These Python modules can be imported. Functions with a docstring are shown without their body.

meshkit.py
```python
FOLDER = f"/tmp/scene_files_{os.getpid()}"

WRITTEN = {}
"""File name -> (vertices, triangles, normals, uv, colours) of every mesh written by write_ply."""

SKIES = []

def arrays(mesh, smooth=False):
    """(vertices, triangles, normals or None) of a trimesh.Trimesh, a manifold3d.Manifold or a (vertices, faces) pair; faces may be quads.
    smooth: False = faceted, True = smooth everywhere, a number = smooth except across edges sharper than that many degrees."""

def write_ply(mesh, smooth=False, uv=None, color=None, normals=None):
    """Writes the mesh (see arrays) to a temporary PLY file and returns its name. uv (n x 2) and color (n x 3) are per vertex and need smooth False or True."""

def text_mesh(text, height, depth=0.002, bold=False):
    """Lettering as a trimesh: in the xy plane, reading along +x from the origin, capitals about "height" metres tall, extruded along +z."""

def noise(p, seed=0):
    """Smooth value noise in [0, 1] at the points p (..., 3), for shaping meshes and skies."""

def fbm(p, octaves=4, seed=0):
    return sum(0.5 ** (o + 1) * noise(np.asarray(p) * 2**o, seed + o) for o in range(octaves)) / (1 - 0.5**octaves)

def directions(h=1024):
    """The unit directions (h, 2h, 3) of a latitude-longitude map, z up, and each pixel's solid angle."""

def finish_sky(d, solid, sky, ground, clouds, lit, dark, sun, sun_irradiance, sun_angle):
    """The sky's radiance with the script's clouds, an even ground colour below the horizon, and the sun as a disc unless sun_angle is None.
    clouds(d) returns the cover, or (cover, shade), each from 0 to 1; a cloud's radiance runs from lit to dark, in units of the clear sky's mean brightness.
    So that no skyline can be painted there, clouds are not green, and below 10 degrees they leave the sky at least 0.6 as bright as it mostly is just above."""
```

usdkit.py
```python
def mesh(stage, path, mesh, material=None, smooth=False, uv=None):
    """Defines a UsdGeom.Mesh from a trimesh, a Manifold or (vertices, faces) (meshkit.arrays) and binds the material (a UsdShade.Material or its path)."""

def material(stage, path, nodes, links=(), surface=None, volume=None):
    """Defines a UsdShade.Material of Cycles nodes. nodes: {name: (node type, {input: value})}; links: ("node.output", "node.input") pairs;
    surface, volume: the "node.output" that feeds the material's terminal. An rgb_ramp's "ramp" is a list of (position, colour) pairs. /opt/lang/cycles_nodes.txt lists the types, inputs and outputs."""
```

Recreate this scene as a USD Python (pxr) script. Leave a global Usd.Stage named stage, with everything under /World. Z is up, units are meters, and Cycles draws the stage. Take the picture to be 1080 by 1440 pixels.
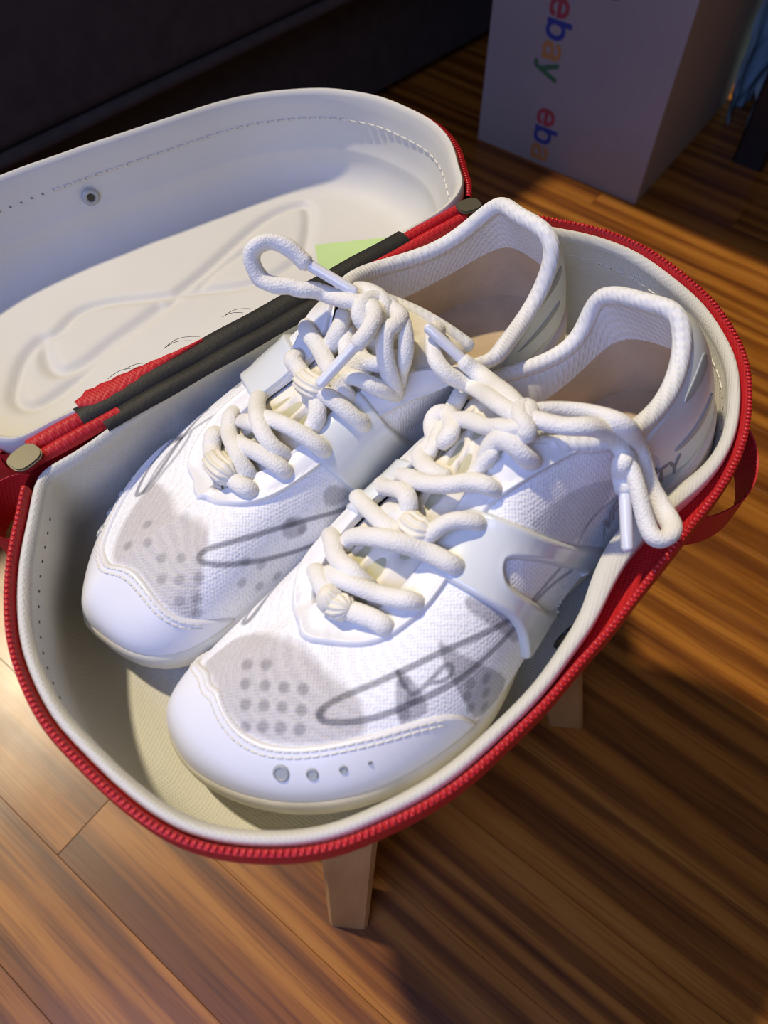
import math, random, json
import numpy as np, trimesh, usdkit, meshkit
from pxr import Usd, UsdGeom, UsdLux, UsdShade, Gf, Sdf, Vt
from scipy.interpolate import CubicSpline
from scipy.spatial import Delaunay, cKDTree
from shapely.geometry import Polygon, Point, LineString
import shapely
random.seed(7); RNG = np.random.RandomState(7)
stage = Usd.Stage.CreateInMemory()
UsdGeom.SetStageUpAxis(stage, UsdGeom.Tokens.z); UsdGeom.SetStageMetersPerUnit(stage, 1.0)
UsdGeom.Xform.Define(stage, '/World')
# ---------------------------------------------------------------- camera
CAM_Z, PITCH, RIM, TF = .55, math.radians(58), .31, .258
cam = UsdGeom.Camera.Define(stage, '/World/camera')
cam.AddTranslateOp().Set(Gf.Vec3d(0, 0, CAM_Z)); cam.AddRotateXOp().Set(90 - 58)
cam.CreateFocalLengthAttr(36.0); cam.CreateHorizontalApertureAttr(36.0); cam.CreateVerticalApertureAttr(48.0)
cam.CreateClippingRangeAttr(Gf.Vec2f(.01, 50)); cam.CreateFStopAttr(14.0); cam.CreateFocusDistanceAttr(.345)
cam.CreateExposureAttr(0.0)
# ---------------------------------------------------------------- light
def light_xform(l, pos, at=None):
    if at is None:
        l.AddTranslateOp().Set(Gf.Vec3d(*pos)); return
    m = Gf.Matrix4d().SetLookAt(Gf.Vec3d(*pos), Gf.Vec3d(*at), Gf.Vec3d(0, 0, 1)).GetInverse()
    l.AddTransformOp().Set(m)
lamp = UsdLux.DistantLight.Define(stage, '/World/ceiling_lamp')     # a warm ceiling lamp, far off to the upper left
lamp.CreateAngleAttr(2.6); lamp.CreateColorAttr(Gf.Vec3f(1.0, .86, .60)); lamp.CreateIntensityAttr(475.0)
light_xform(lamp, (-.415, .335, .86), (0, 0, 0))
win = UsdLux.RectLight.Define(stage, '/World/cool_screen')
win.CreateWidthAttr(.60); win.CreateHeightAttr(.40); win.CreateColorAttr(Gf.Vec3f(.32, .45, 1.0)); win.CreateIntensityAttr(7.2)
light_xform(win, (-.34, -.30, .92), (.05, .25, .26))
dome = UsdLux.DomeLight.Define(stage, '/World/dim_room')
dome.CreateColorAttr(Gf.Vec3f(1.0, .74, .48)); dome.CreateIntensityAttr(.036)
# ---------------------------------------------------------------- measured shapes (shoe skin and case coordinates)
FIT = {"F":{"O":[[-0.0041,0.0031],[0.0057,0.0246],[0.0386,0.0365],[0.0772,0.0335],[0.122,0.0395],[0.1583,0.0491],[0.188,0.0501],[0.2168,0.0415],[0.2398,0.0223],[0.2523,-0.0021],[0.253,-0.0192],[0.2472,-0.0299],[0.2244,-0.034],[0.1886,-0.0353],[0.1622,-0.0377],[0.1246,-0.0302],[0.0862,-0.0271],[0.0472,-0.0277],[0.0095,-0.02]],"E":[[0.0234,-0.002,0.0805],[0.0237,0.0137,0.0781],[0.0431,0.026,0.0652],[0.0819,0.029,0.0675],[0.1104,0.0133,0.0752],[0.1284,0.0062,0.0626],[0.1595,0.0116,0.0498],[0.1832,0.0083,0.0412],[0.1851,-0.0017,0.0419],[0.1868,-0.0055,0.0426],[0.1893,-0.0065,0.0421],[0.1885,-0.0098,0.0411],[0.1815,-0.0154,0.0441],[0.158,-0.0209,0.0506],[0.1219,-0.0207,0.0587],[0.0875,-0.0372,0.0569],[0.0655,-0.0352,0.0546],[0.0379,-0.0254,0.0585],[0.0259,-0.0217,0.0756]],"p":[0.1316,0.2253,-2.4317,-0.0133,0.2353,0.0061]},"R":{"O":[[-0.003,0.0024],[0.007,0.024],[0.0385,0.0352],[0.077,0.0328],[0.1225,0.0375],[0.1584,0.0457],[0.1869,0.0455],[0.2154,0.0386],[0.2386,0.0216],[0.2528,0.0032],[0.2533,-0.0079],[0.2464,-0.0279],[0.2251,-0.0407],[0.189,-0.0386],[0.1622,-0.038],[0.1245,-0.0299],[0.0861,-0.0269],[0.0472,-0.0277],[0.0098,-0.0202]],"E":[[0.0235,-0.0005,0.0806],[0.0235,0.0146,0.0778],[0.044,0.026,0.0635],[0.0818,0.0306,0.0669],[0.1105,0.0151,0.0749],[0.1283,0.0066,0.062],[0.1588,0.0125,0.0495],[0.1838,0.0084,0.0407],[0.1865,-0.0017,0.0405],[0.1902,-0.006,0.0412],[0.1904,-0.0068,0.0418],[0.1887,-0.0098,0.042],[0.1812,-0.0145,0.046],[0.1573,-0.02,0.0518],[0.1196,-0.0209,0.0605],[0.0851,-0.0365,0.0579],[0.0647,-0.035,0.0556],[0.0392,-0.0263,0.0578],[0.0249,-0.0204,0.0764]],"p":[0.0805,0.286,-2.4405,-0.0155,0.1301,0.0033]}}
U = {"strapF":[[5.95,1.0],[5.815,0.911],[5.66,0.819],[5.294,0.628],[4.969,0.458],[4.816,0.373],[4.717,0.301],[4.652,0.234],[4.62,0.173],[4.599,0.097],[4.598,0.018],[4.45,0.0],[4.15,0.0],[4.0,0.0],[3.8,0.0],[3.45,0.0],[3.15,0.0],[3.344,0.108],[3.602,0.233],[3.96,0.423],[4.301,0.603],[4.559,0.722],[4.767,0.813],[4.984,0.896],[5.299,0.986]],"winF":[[4.703,0.556],[4.626,0.545],[4.522,0.516],[4.18,0.379],[3.841,0.206],[3.465,0.002],[3.65,0.0],[3.8,0.0],[4.009,0.021],[4.312,0.238],[4.511,0.359],[4.659,0.452],[4.709,0.498]],"patch1F":[[11.004,0.472],[11.103,0.567],[11.246,0.649],[10.735,0.794],[9.181,0.826],[7.985,0.797],[7.317,0.732],[6.941,0.633],[6.867,0.535],[6.852,0.42],[7.289,0.426],[8.098,0.393],[8.571,0.425],[9.927,0.541]],"patch2F":[[6.421,0.661],[6.312,0.617],[6.158,0.501],[6.05,0.334],[6.256,0.343],[6.49,0.384]],"patch3F":[[5.851,0.634],[5.645,0.5],[5.323,0.338],[4.876,0.075],[5.0,0.0],[5.45,0.0],[5.601,0.232],[5.78,0.445]],"patch4F":[[5.385,0.643],[5.25,0.609],[4.977,0.481],[4.668,0.318],[4.59,0.224],[4.625,0.133],[4.931,0.345],[5.225,0.506],[5.369,0.593]],"patch5F":[[4.21,0.566],[3.965,0.558],[3.691,0.566],[3.467,0.564],[3.231,0.531],[3.04,0.476],[3.15,0.342],[3.364,0.288],[3.589,0.244],[3.848,0.374]],"panelF":[[3.59,0.238],[3.472,0.294],[3.309,0.319],[3.073,0.326],[2.837,0.298],[2.66,0.658],[1.977,0.295],[1.924,0.213],[2.203,0.179],[2.401,0.115],[2.7,0.0],[2.95,0.0],[3.121,0.017]],"loop1F":[[4.615,0.288],[5.099,0.399],[5.785,0.547],[6.169,0.607],[6.544,0.654],[6.997,0.669],[7.366,0.628],[7.524,0.577],[7.472,0.537],[7.269,0.528],[6.937,0.509],[6.58,0.476],[6.315,0.45],[5.953,0.397],[5.607,0.35],[5.211,0.314],[4.637,0.244]],"loop2F":[[6.401,0.642],[6.331,0.553],[6.239,0.472],[6.022,0.474],[5.841,0.483],[5.693,0.458],[5.691,0.406],[5.845,0.415],[6.022,0.474]],"loop3F":[[4.314,0.239],[4.103,0.219],[3.845,0.202]],"loop4F":[[4.285,0.216],[3.945,0.169],[3.666,0.107]],"swirlF":[[2.656,0.361],[2.547,0.345],[2.455,0.302],[2.442,0.258],[2.507,0.219]],"edgeF":[[3.562,0.232],[3.446,0.283],[3.309,0.312],[3.099,0.321],[2.839,0.331]],"dotsF":[[8.704,0.526],[8.496,0.434],[8.255,0.461],[8.397,0.549],[8.103,0.564],[8.006,0.475],[8.597,0.625],[9.007,0.603],[8.234,0.642],[7.796,0.572],[7.738,0.486],[9.448,0.669],[8.911,0.702],[7.89,0.657],[7.492,0.57],[6.326,0.569],[6.265,0.462],[6.37,0.418],[5.471,0.274],[5.545,0.232],[5.229,0.209],[5.256,0.135],[5.52,0.144],[5.309,0.06]],"loop1R":[[14.329,0.148],[13.751,0.271],[13.212,0.373],[12.791,0.495],[12.283,0.621],[11.832,0.669],[11.624,0.656],[11.723,0.613],[12.019,0.552],[12.477,0.416],[12.833,0.273],[13.221,0.161],[13.749,0.088]],"loop2R":[[6.03,0.769],[6.178,0.693],[6.336,0.639],[6.605,0.624],[6.936,0.622],[7.33,0.61],[7.504,0.59],[7.535,0.625],[7.293,0.673],[7.04,0.704],[6.762,0.738],[6.453,0.721],[6.259,0.669]],"patch1R":[[8.791,0.473],[8.176,0.496],[7.67,0.567],[7.222,0.69],[8.162,0.805],[10.747,0.867],[11.478,0.807],[11.691,0.748],[11.793,0.638],[11.924,0.463],[11.956,0.224],[11.691,0.299],[11.267,0.418],[10.709,0.511],[10.226,0.533]],"patch2R":[[13.729,0.414],[13.864,0.438],[14.292,0.272],[14.318,0.203],[13.876,0.284]],"patch3R":[[13.0,0.496],[13.471,0.345],[13.523,0.22],[13.105,0.292]],"dotsR":[[11.596,0.411],[11.435,0.541],[11.03,0.543],[11.895,0.374],[11.831,0.51],[8.974,0.582],[9.837,0.668],[8.635,0.68],[11.207,0.657],[10.695,0.639],[11.927,0.272],[12.528,0.4],[12.758,0.268],[12.499,0.259],[12.715,0.109],[12.961,0.072],[13.206,0.395],[13.419,0.276]],"strapR":[[13.055,0.958],[13.501,0.662],[13.987,0.423],[14.374,0.204],[15.274,0.223],[14.703,0.522],[14.303,0.707],[13.852,0.959]],"textF":[[3.265,0.124],[3.19,0.173],[3.106,0.218],[3.012,0.243],[2.899,0.254]],"slotF":[[2.041,0.765],[1.945,0.738],[1.806,0.61],[1.695,0.459],[2.063,0.681]],"slotR":[[16.868,0.737],[17.393,0.461],[17.364,0.671],[0.35,0.035]]}
LACES = {"F":[{"p":[[0.1824,-0.019,0.0438],[0.1838,-0.0137,0.0474],[0.1863,-0.0063,0.0484],[0.1867,-0.0008,0.0458],[0.1842,0.008,0.0464],[0.1812,0.0158,0.0463],[0.1804,0.0186,0.045],[0.1788,0.0184,0.0409]],"n":"lace"},{"p":[[0.1874,-0.0021,0.0493],[0.1869,-0.0005,0.0461],[0.1861,0.0046,0.0476]],"n":"band"},{"p":[[0.1806,-0.0118,0.0469],[0.1806,-0.004,0.051],[0.1792,0.0025,0.0519],[0.1747,0.0115,0.0505],[0.1708,0.0191,0.0511],[0.1683,0.0209,0.0492],[0.1658,0.0203,0.0453]],"n":"lace"},{"p":[[0.1685,-0.0269,0.0453],[0.1725,-0.019,0.0511],[0.1758,-0.0116,0.0515],[0.1764,-0.0029,0.0524],[0.1757,0.0016,0.0503],[0.1744,0.0038,0.047]],"n":"lace"},{"p":[[0.1689,-0.0162,0.0491],[0.1672,-0.0139,0.053],[0.1642,-0.0042,0.0585],[0.1605,0.0066,0.0611],[0.1555,0.0141,0.058],[0.1531,0.0215,0.0569],[0.1513,0.0234,0.0543],[0.1488,0.0231,0.0502]],"n":"lace"},{"p":[[0.1505,-0.0325,0.0479],[0.1535,-0.0259,0.0523],[0.1565,-0.0138,0.0574],[0.1579,-0.004,0.059],[0.1573,0.0011,0.0573],[0.156,0.0035,0.0542]],"n":"lace"},{"p":[[0.1521,-0.0108,0.0572],[0.1518,-0.0048,0.06],[0.1515,0.0005,0.0601],[0.1515,0.006,0.0599],[0.1515,0.0105,0.0605],[0.148,0.0123,0.0629],[0.142,0.0157,0.0641],[0.138,0.0193,0.0625],[0.1349,0.0185,0.0582]],"n":"lace"},{"p":[[0.1526,0.0016,0.061],[0.1525,0.0059,0.0606],[0.1516,0.0092,0.0609]],"n":"band"},{"p":[[0.142,-0.0273,0.052],[0.1454,-0.0185,0.0583],[0.145,-0.0111,0.0621],[0.147,-0.0043,0.0638],[0.1491,-0.0024,0.061],[0.1517,-0.003,0.0576]],"n":"lace"},{"p":[[0.1368,-0.0221,0.0561],[0.1383,-0.013,0.0618],[0.1392,-0.004,0.0661],[0.1354,0.0056,0.0691],[0.1309,0.0099,0.0697],[0.1282,0.0153,0.0699],[0.1266,0.0169,0.068],[0.1237,0.0165,0.0645]],"n":"lace"},{"p":[[0.1313,-0.0019,0.0641],[0.1328,-0.0072,0.0652],[0.1297,-0.0168,0.0617],[0.1258,-0.0209,0.0606],[0.1215,-0.0208,0.0613],[0.1169,-0.0244,0.0609],[0.1129,-0.0295,0.0611],[0.1095,-0.0305,0.0632],[0.1066,-0.0289,0.063],[0.1117,-0.0198,0.0665],[0.1188,-0.0128,0.0691],[0.1211,-0.0144,0.0663]],"n":"lace"},{"p":[[0.1271,-0.0171,0.0607],[0.1248,-0.0171,0.063],[0.1198,-0.0201,0.0634],[0.1127,-0.0256,0.0617]],"n":"lace","r":0.003},{"p":[[0.1044,-0.0308,0.059],[0.0991,-0.0314,0.061],[0.0925,-0.035,0.0607],[0.0862,-0.0394,0.0574]],"n":"lace"},{"p":[[0.1283,0.0069,0.0664],[0.1258,0.0078,0.0692],[0.1231,0.009,0.0727],[0.1201,0.0109,0.0764]],"n":"lace","r":0.0028},{"p":[[0.1218,0.0083,0.0707],[0.1196,0.0085,0.0759],[0.1173,0.0097,0.0789],[0.1163,0.0133,0.0807],[0.1161,0.0188,0.0791],[0.1136,0.0209,0.0744],[0.1098,0.0196,0.0692]],"n":"lace"},{"p":[[0.108,-0.026,0.0612],[0.1095,-0.0179,0.0675],[0.1114,-0.0082,0.0736],[0.1138,0.0015,0.0782],[0.1133,0.0072,0.081],[0.1132,0.0124,0.0831],[0.1107,0.0155,0.0841]],"n":"lace"},{"p":[[0.1157,0.0088,0.0798],[0.1133,0.0105,0.0817],[0.1113,0.0138,0.0836],[0.1085,0.0144,0.0845],[0.1028,0.0103,0.0841],[0.1031,0.0087,0.084],[0.1091,0.0133,0.0855],[0.1109,0.0178,0.0843],[0.1125,0.0181,0.0825]],"n":"lace","r":0.0034},{"p":[[0.1053,0.0123,0.0834],[0.1035,0.0064,0.083],[0.0995,-0.0018,0.0808],[0.0913,-0.0186,0.0732],[0.0899,-0.0279,0.0732],[0.0923,-0.032,0.0773]],"n":"lace"},{"p":[[0.0917,-0.0316,0.0765],[0.0966,-0.0457,0.0891]],"n":"aglet"},{"p":[[0.1063,0.0129,0.0828],[0.1073,0.0087,0.0836],[0.1036,-0.0054,0.0799],[0.0941,-0.0278,0.069],[0.0989,-0.0325,0.074],[0.0999,-0.0381,0.0779],[0.0968,-0.044,0.0806],[0.0928,-0.0481,0.0822],[0.0874,-0.0512,0.0811]],"n":"lace"},{"p":[[0.1065,0.0124,0.0833],[0.1055,0.0162,0.0842],[0.1015,0.0253,0.0839],[0.095,0.0304,0.0822],[0.0843,0.0333,0.0699],[0.0852,0.0412,0.0629],[0.0903,0.0497,0.0567],[0.0938,0.0555,0.0521],[0.0951,0.0602,0.05],[0.0922,0.0623,0.0495],[0.0862,0.0603,0.048],[0.0824,0.0556,0.0471],[0.0797,0.05,0.0485],[0.078,0.0447,0.0518],[0.0762,0.0395,0.0583],[0.077,0.0362,0.0662],[0.0841,0.0352,0.0783],[0.0858,0.0266,0.0789],[0.0929,0.0163,0.08],[0.1011,0.012,0.082],[0.1052,0.0112,0.0824]],"n":"lace"},{"p":[[0.0827,0.0373,0.0649],[0.0878,0.0389,0.0657],[0.087,0.0386,0.0594],[0.0892,0.0421,0.0564]],"n":"lace"},{"p":[[0.0887,0.0416,0.0571],[0.0932,0.0464,0.0512],[0.0998,0.053,0.0434]],"n":"aglet"}],"R":[{"p":[[0.1747,0.0186,0.0423],[0.1786,0.0132,0.0463],[0.1822,0.0086,0.0449],[0.1859,-0.005,0.0492],[0.1856,-0.0137,0.0488],[0.1844,-0.0197,0.049],[0.1834,-0.0211,0.0477],[0.1816,-0.0203,0.0439]],"n":"lace"},{"p":[[0.1847,0.001,0.047],[0.1861,-0.006,0.0497],[0.1858,-0.0111,0.0501]],"n":"band"},{"p":[[0.1645,0.0187,0.0465],[0.1688,0.0139,0.0497],[0.1728,0.0091,0.0489],[0.1771,-0.0031,0.0525],[0.1797,-0.0116,0.0517],[0.1798,-0.0143,0.0492],[0.1794,-0.0159,0.0462]],"n":"lace"},{"p":[[0.1743,0.0007,0.0499],[0.1745,-0.0054,0.0531],[0.1736,-0.0117,0.0543],[0.1715,-0.0191,0.0534],[0.1698,-0.0244,0.0513],[0.1676,-0.0235,0.0463]],"n":"lace"},{"p":[[0.153,0.0157,0.0503],[0.1575,0.0098,0.0542],[0.1639,-0.0013,0.0572],[0.1673,-0.0103,0.0577],[0.1675,-0.0167,0.0551],[0.1658,-0.0186,0.0522],[0.1647,-0.0192,0.0486]],"n":"lace"},{"p":[[0.1664,0.0079,0.0507],[0.1662,0.0017,0.0543],[0.1651,-0.0027,0.0548]],"n":"lace"},{"p":[[0.161,0.0004,0.0547],[0.1607,-0.0066,0.058],[0.159,-0.0162,0.0596],[0.1562,-0.0243,0.0572],[0.1543,-0.0282,0.0542],[0.1516,-0.027,0.0485]],"n":"lace"},{"p":[[0.1414,-0.0111,0.0622],[0.145,-0.0151,0.0621],[0.1485,-0.0191,0.06],[0.1513,-0.0196,0.057],[0.1535,-0.019,0.0536]],"n":"lace"},{"p":[[0.1311,0.0148,0.0592],[0.1364,0.0114,0.0629],[0.1385,0.0093,0.0634],[0.1392,0.0042,0.0625],[0.1422,-0.0054,0.064],[0.1421,-0.0126,0.0644],[0.1414,-0.017,0.0646],[0.1396,-0.0246,0.0617],[0.1379,-0.0288,0.0587],[0.1362,-0.0296,0.0559],[0.1333,-0.0283,0.0506]],"n":"lace"},{"p":[[0.1417,-0.0027,0.0634],[0.1426,-0.0088,0.0647],[0.1418,-0.0131,0.0649]],"n":"band"},{"p":[[0.1231,0.0199,0.0661],[0.1278,0.0117,0.0699],[0.1294,0.0038,0.0687],[0.1321,-0.0051,0.0679],[0.1348,-0.0149,0.0661],[0.1342,-0.0194,0.0616],[0.1329,-0.0206,0.0578]],"n":"lace"},{"p":[[0.1136,0.0063,0.0739],[0.1177,0.0023,0.0749],[0.123,0.0001,0.072],[0.1262,0.0014,0.0668]],"n":"lace"},{"p":[[0.1173,0.0009,0.0707],[0.121,-0.0039,0.0707],[0.1243,-0.009,0.0687],[0.1242,-0.0144,0.0674],[0.1219,-0.0167,0.0649]],"n":"lace"},{"p":[[0.1285,-0.0107,0.0653],[0.1306,-0.0159,0.067],[0.1289,-0.021,0.0674],[0.1258,-0.0271,0.0655],[0.1205,-0.029,0.0604],[0.1164,-0.0275,0.0549]],"n":"lace"},{"p":[[0.1206,-0.008,0.0694],[0.1219,-0.014,0.0692],[0.1211,-0.0181,0.0688],[0.117,-0.0214,0.067],[0.1135,-0.0237,0.0641]],"n":"lace"},{"p":[[0.1043,-0.0128,0.0811],[0.1046,-0.0173,0.0811],[0.1093,-0.0204,0.0815],[0.1138,-0.0208,0.081],[0.1179,-0.0239,0.0766],[0.1194,-0.027,0.0698],[0.1191,-0.0289,0.0638],[0.1182,-0.0286,0.0587]],"n":"lace"},{"p":[[0.1036,-0.0161,0.0799],[0.1059,-0.0215,0.0795],[0.1098,-0.0265,0.075],[0.1126,-0.0281,0.0698],[0.1143,-0.0276,0.0649],[0.1162,-0.0282,0.0615]],"n":"lace","r":0.003},{"p":[[0.1046,-0.0147,0.0803],[0.1038,-0.0098,0.0818],[0.1057,-0.0072,0.0834],[0.1095,-0.0061,0.0849],[0.114,-0.0075,0.0854],[0.1175,-0.0099,0.0841],[0.1174,-0.012,0.0819],[0.1141,-0.0127,0.0799]],"n":"lace"},{"p":[[0.1075,0.0054,0.0825],[0.1055,0.0025,0.0829],[0.1053,-0.0034,0.0838],[0.1054,-0.0086,0.0833],[0.1072,-0.0113,0.0818],[0.1099,-0.0102,0.0801]],"n":"lace"},{"p":[[0.1073,-0.0057,0.0829],[0.1114,-0.0041,0.0842],[0.115,-0.0024,0.0852],[0.1177,0.009,0.0837],[0.122,0.0126,0.0863],[0.1264,0.0151,0.0876],[0.1286,0.0177,0.0888],[0.1317,0.0202,0.0894],[0.1344,0.0235,0.0904],[0.1355,0.0267,0.0916],[0.1359,0.0291,0.0956],[0.135,0.0307,0.099],[0.1322,0.0298,0.1023],[0.127,0.0273,0.1027],[0.1233,0.0231,0.1005],[0.1218,0.0199,0.098],[0.1207,0.0167,0.0953]],"n":"lace"},{"p":[[0.1209,0.0177,0.0958],[0.1119,-0.0,0.0868]],"n":"aglet"},{"p":[[0.1114,-0.0093,0.085],[0.1143,-0.015,0.0858],[0.1194,-0.0186,0.0851],[0.1238,-0.0197,0.0834],[0.1269,-0.0191,0.0814]],"n":"lace"},{"p":[[0.1256,-0.0193,0.0823],[0.1432,-0.0165,0.0712]],"n":"aglet"}]}
EMBLEM = [[[[0.1199,0.113],[0.1448,0.1065],[0.17,0.0977],[0.201,0.0896],[0.2161,0.0908],[0.2227,0.095],[0.2194,0.1039],[0.2085,0.118],[0.197,0.1303]],0.0022,0.004],[[[0.1962,0.1313],[0.1809,0.1365],[0.1639,0.1362],[0.145,0.1287],[0.1318,0.1199],[0.1199,0.113],[0.1047,0.1039],[0.088,0.0934],[0.07,0.0904],[0.0573,0.0965],[0.0492,0.096]],0.002,0.004],[[[0.1303,0.1185],[0.1487,0.1118],[0.1708,0.1077]],0.0016,0.0025],[[[0.0492,0.096],[0.0379,0.1011],[0.0244,0.1169],[0.0181,0.1312],[0.021,0.1383],[0.0335,0.1404],[0.0593,0.1326],[0.0843,0.1249],[0.1177,0.1167]],0.0022,0.0045],[[[0.0476,0.096],[0.043,0.1129],[0.0443,0.126],[0.0532,0.1285],[0.0717,0.1246],[0.091,0.1205],[0.1088,0.1165]],0.0022,0.005]]
NOTE = [[0.2031,0.1324],[0.2424,0.1581],[0.2359,0.1684],[0.1866,0.1606]]
RIM_PTS = [[0.005,-0.2175],[-0.007,-0.2045],[-0.0192,-0.1873],[-0.0287,-0.1699],[-0.0345,-0.1546],[-0.0374,-0.138],[-0.0378,-0.122],[-0.0356,-0.1074],[-0.033,-0.0943],[-0.0299,-0.0826],[-0.0252,-0.0703],[-0.0179,-0.0588],[-0.0093,-0.0497],[0.0019,-0.0407],[0.0127,-0.0347],[0.0253,-0.0305],[0.0388,-0.027],[0.0541,-0.025],[0.0723,-0.0251],[0.0924,-0.0261],[0.1118,-0.0286],[0.1277,-0.0302],[0.1415,-0.0326],[0.16,-0.0353],[0.1773,-0.0381],[0.1956,-0.0409],[0.2152,-0.0459],[0.2327,-0.0538],[0.2487,-0.0645],[0.2632,-0.078],[0.2723,-0.0921],[0.2795,-0.109],[0.2826,-0.1275],[0.2834,-0.149],[0.279,-0.1671],[0.271,-0.1826],[0.2622,-0.1954],[0.2565,-0.2042],[0.2475,-0.2123],[0.234,-0.218],[0.2261,-0.2197],[0.2174,-0.2201],[0.1795,-0.2221],[0.1095,-0.224],[0.0461,-0.2223],[0.0174,-0.2183]]
CAPS = {"F":[[5.45,0.0],[5.547,0.083],[5.654,0.155],[5.773,0.212],[5.896,0.256],[6.01,0.289],[6.106,0.313],[6.189,0.331],[6.266,0.346],[6.341,0.359],[6.416,0.371],[6.491,0.381],[6.565,0.391],[6.639,0.399],[6.713,0.407],[6.788,0.414],[6.863,0.419],[6.938,0.424],[7.014,0.427],[7.091,0.428],[7.168,0.428],[7.245,0.427],[7.323,0.424],[7.401,0.421],[7.484,0.417],[7.58,0.412],[7.693,0.406],[7.814,0.401],[7.927,0.396],[8.026,0.395],[8.121,0.395],[8.224,0.399],[8.338,0.406],[8.455,0.415],[8.573,0.428],[8.689,0.442],[8.798,0.457],[8.895,0.47],[8.986,0.482],[9.075,0.494],[9.166,0.504],[9.258,0.514],[9.353,0.523],[9.454,0.528],[9.564,0.527],[9.684,0.522],[9.809,0.52],[9.93,0.522],[10.038,0.526],[10.135,0.529],[10.226,0.531],[10.321,0.531],[10.428,0.529],[10.541,0.523],[10.654,0.515],[10.759,0.505],[10.85,0.494],[10.931,0.483],[11.011,0.47],[11.102,0.453],[11.206,0.43],[11.318,0.404],[11.43,0.375],[11.536,0.346],[11.639,0.316],[11.738,0.287],[11.832,0.259],[11.924,0.231],[12.017,0.199],[12.118,0.159],[12.227,0.113]],"R":[[5.45,0.0],[5.547,0.083],[5.654,0.155],[5.773,0.212],[5.896,0.256],[6.01,0.289],[6.106,0.313],[6.189,0.331],[6.266,0.346],[6.341,0.359],[6.416,0.371],[6.491,0.381],[6.565,0.391],[6.639,0.399],[6.713,0.407],[6.788,0.414],[6.863,0.419],[6.938,0.424],[7.014,0.427],[7.091,0.428],[7.168,0.428],[7.245,0.427],[7.323,0.424],[7.401,0.421],[7.484,0.417],[7.58,0.412],[7.696,0.406],[7.836,0.398],[7.997,0.389],[8.156,0.383],[8.289,0.383],[8.4,0.392],[8.511,0.406],[8.628,0.422],[8.74,0.437],[8.839,0.448],[8.937,0.458],[9.05,0.468],[9.185,0.479],[9.338,0.49],[9.499,0.5],[9.657,0.508],[9.802,0.515],[9.929,0.521],[10.038,0.526],[10.135,0.529],[10.226,0.531],[10.321,0.531],[10.428,0.529],[10.541,0.523],[10.654,0.515],[10.759,0.505],[10.85,0.494],[10.931,0.483],[11.011,0.47],[11.102,0.453],[11.206,0.43],[11.318,0.404],[11.43,0.375],[11.536,0.346],[11.639,0.316],[11.738,0.287],[11.832,0.259],[11.924,0.231],[12.017,0.199],[12.118,0.159],[12.227,0.113]]}
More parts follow.
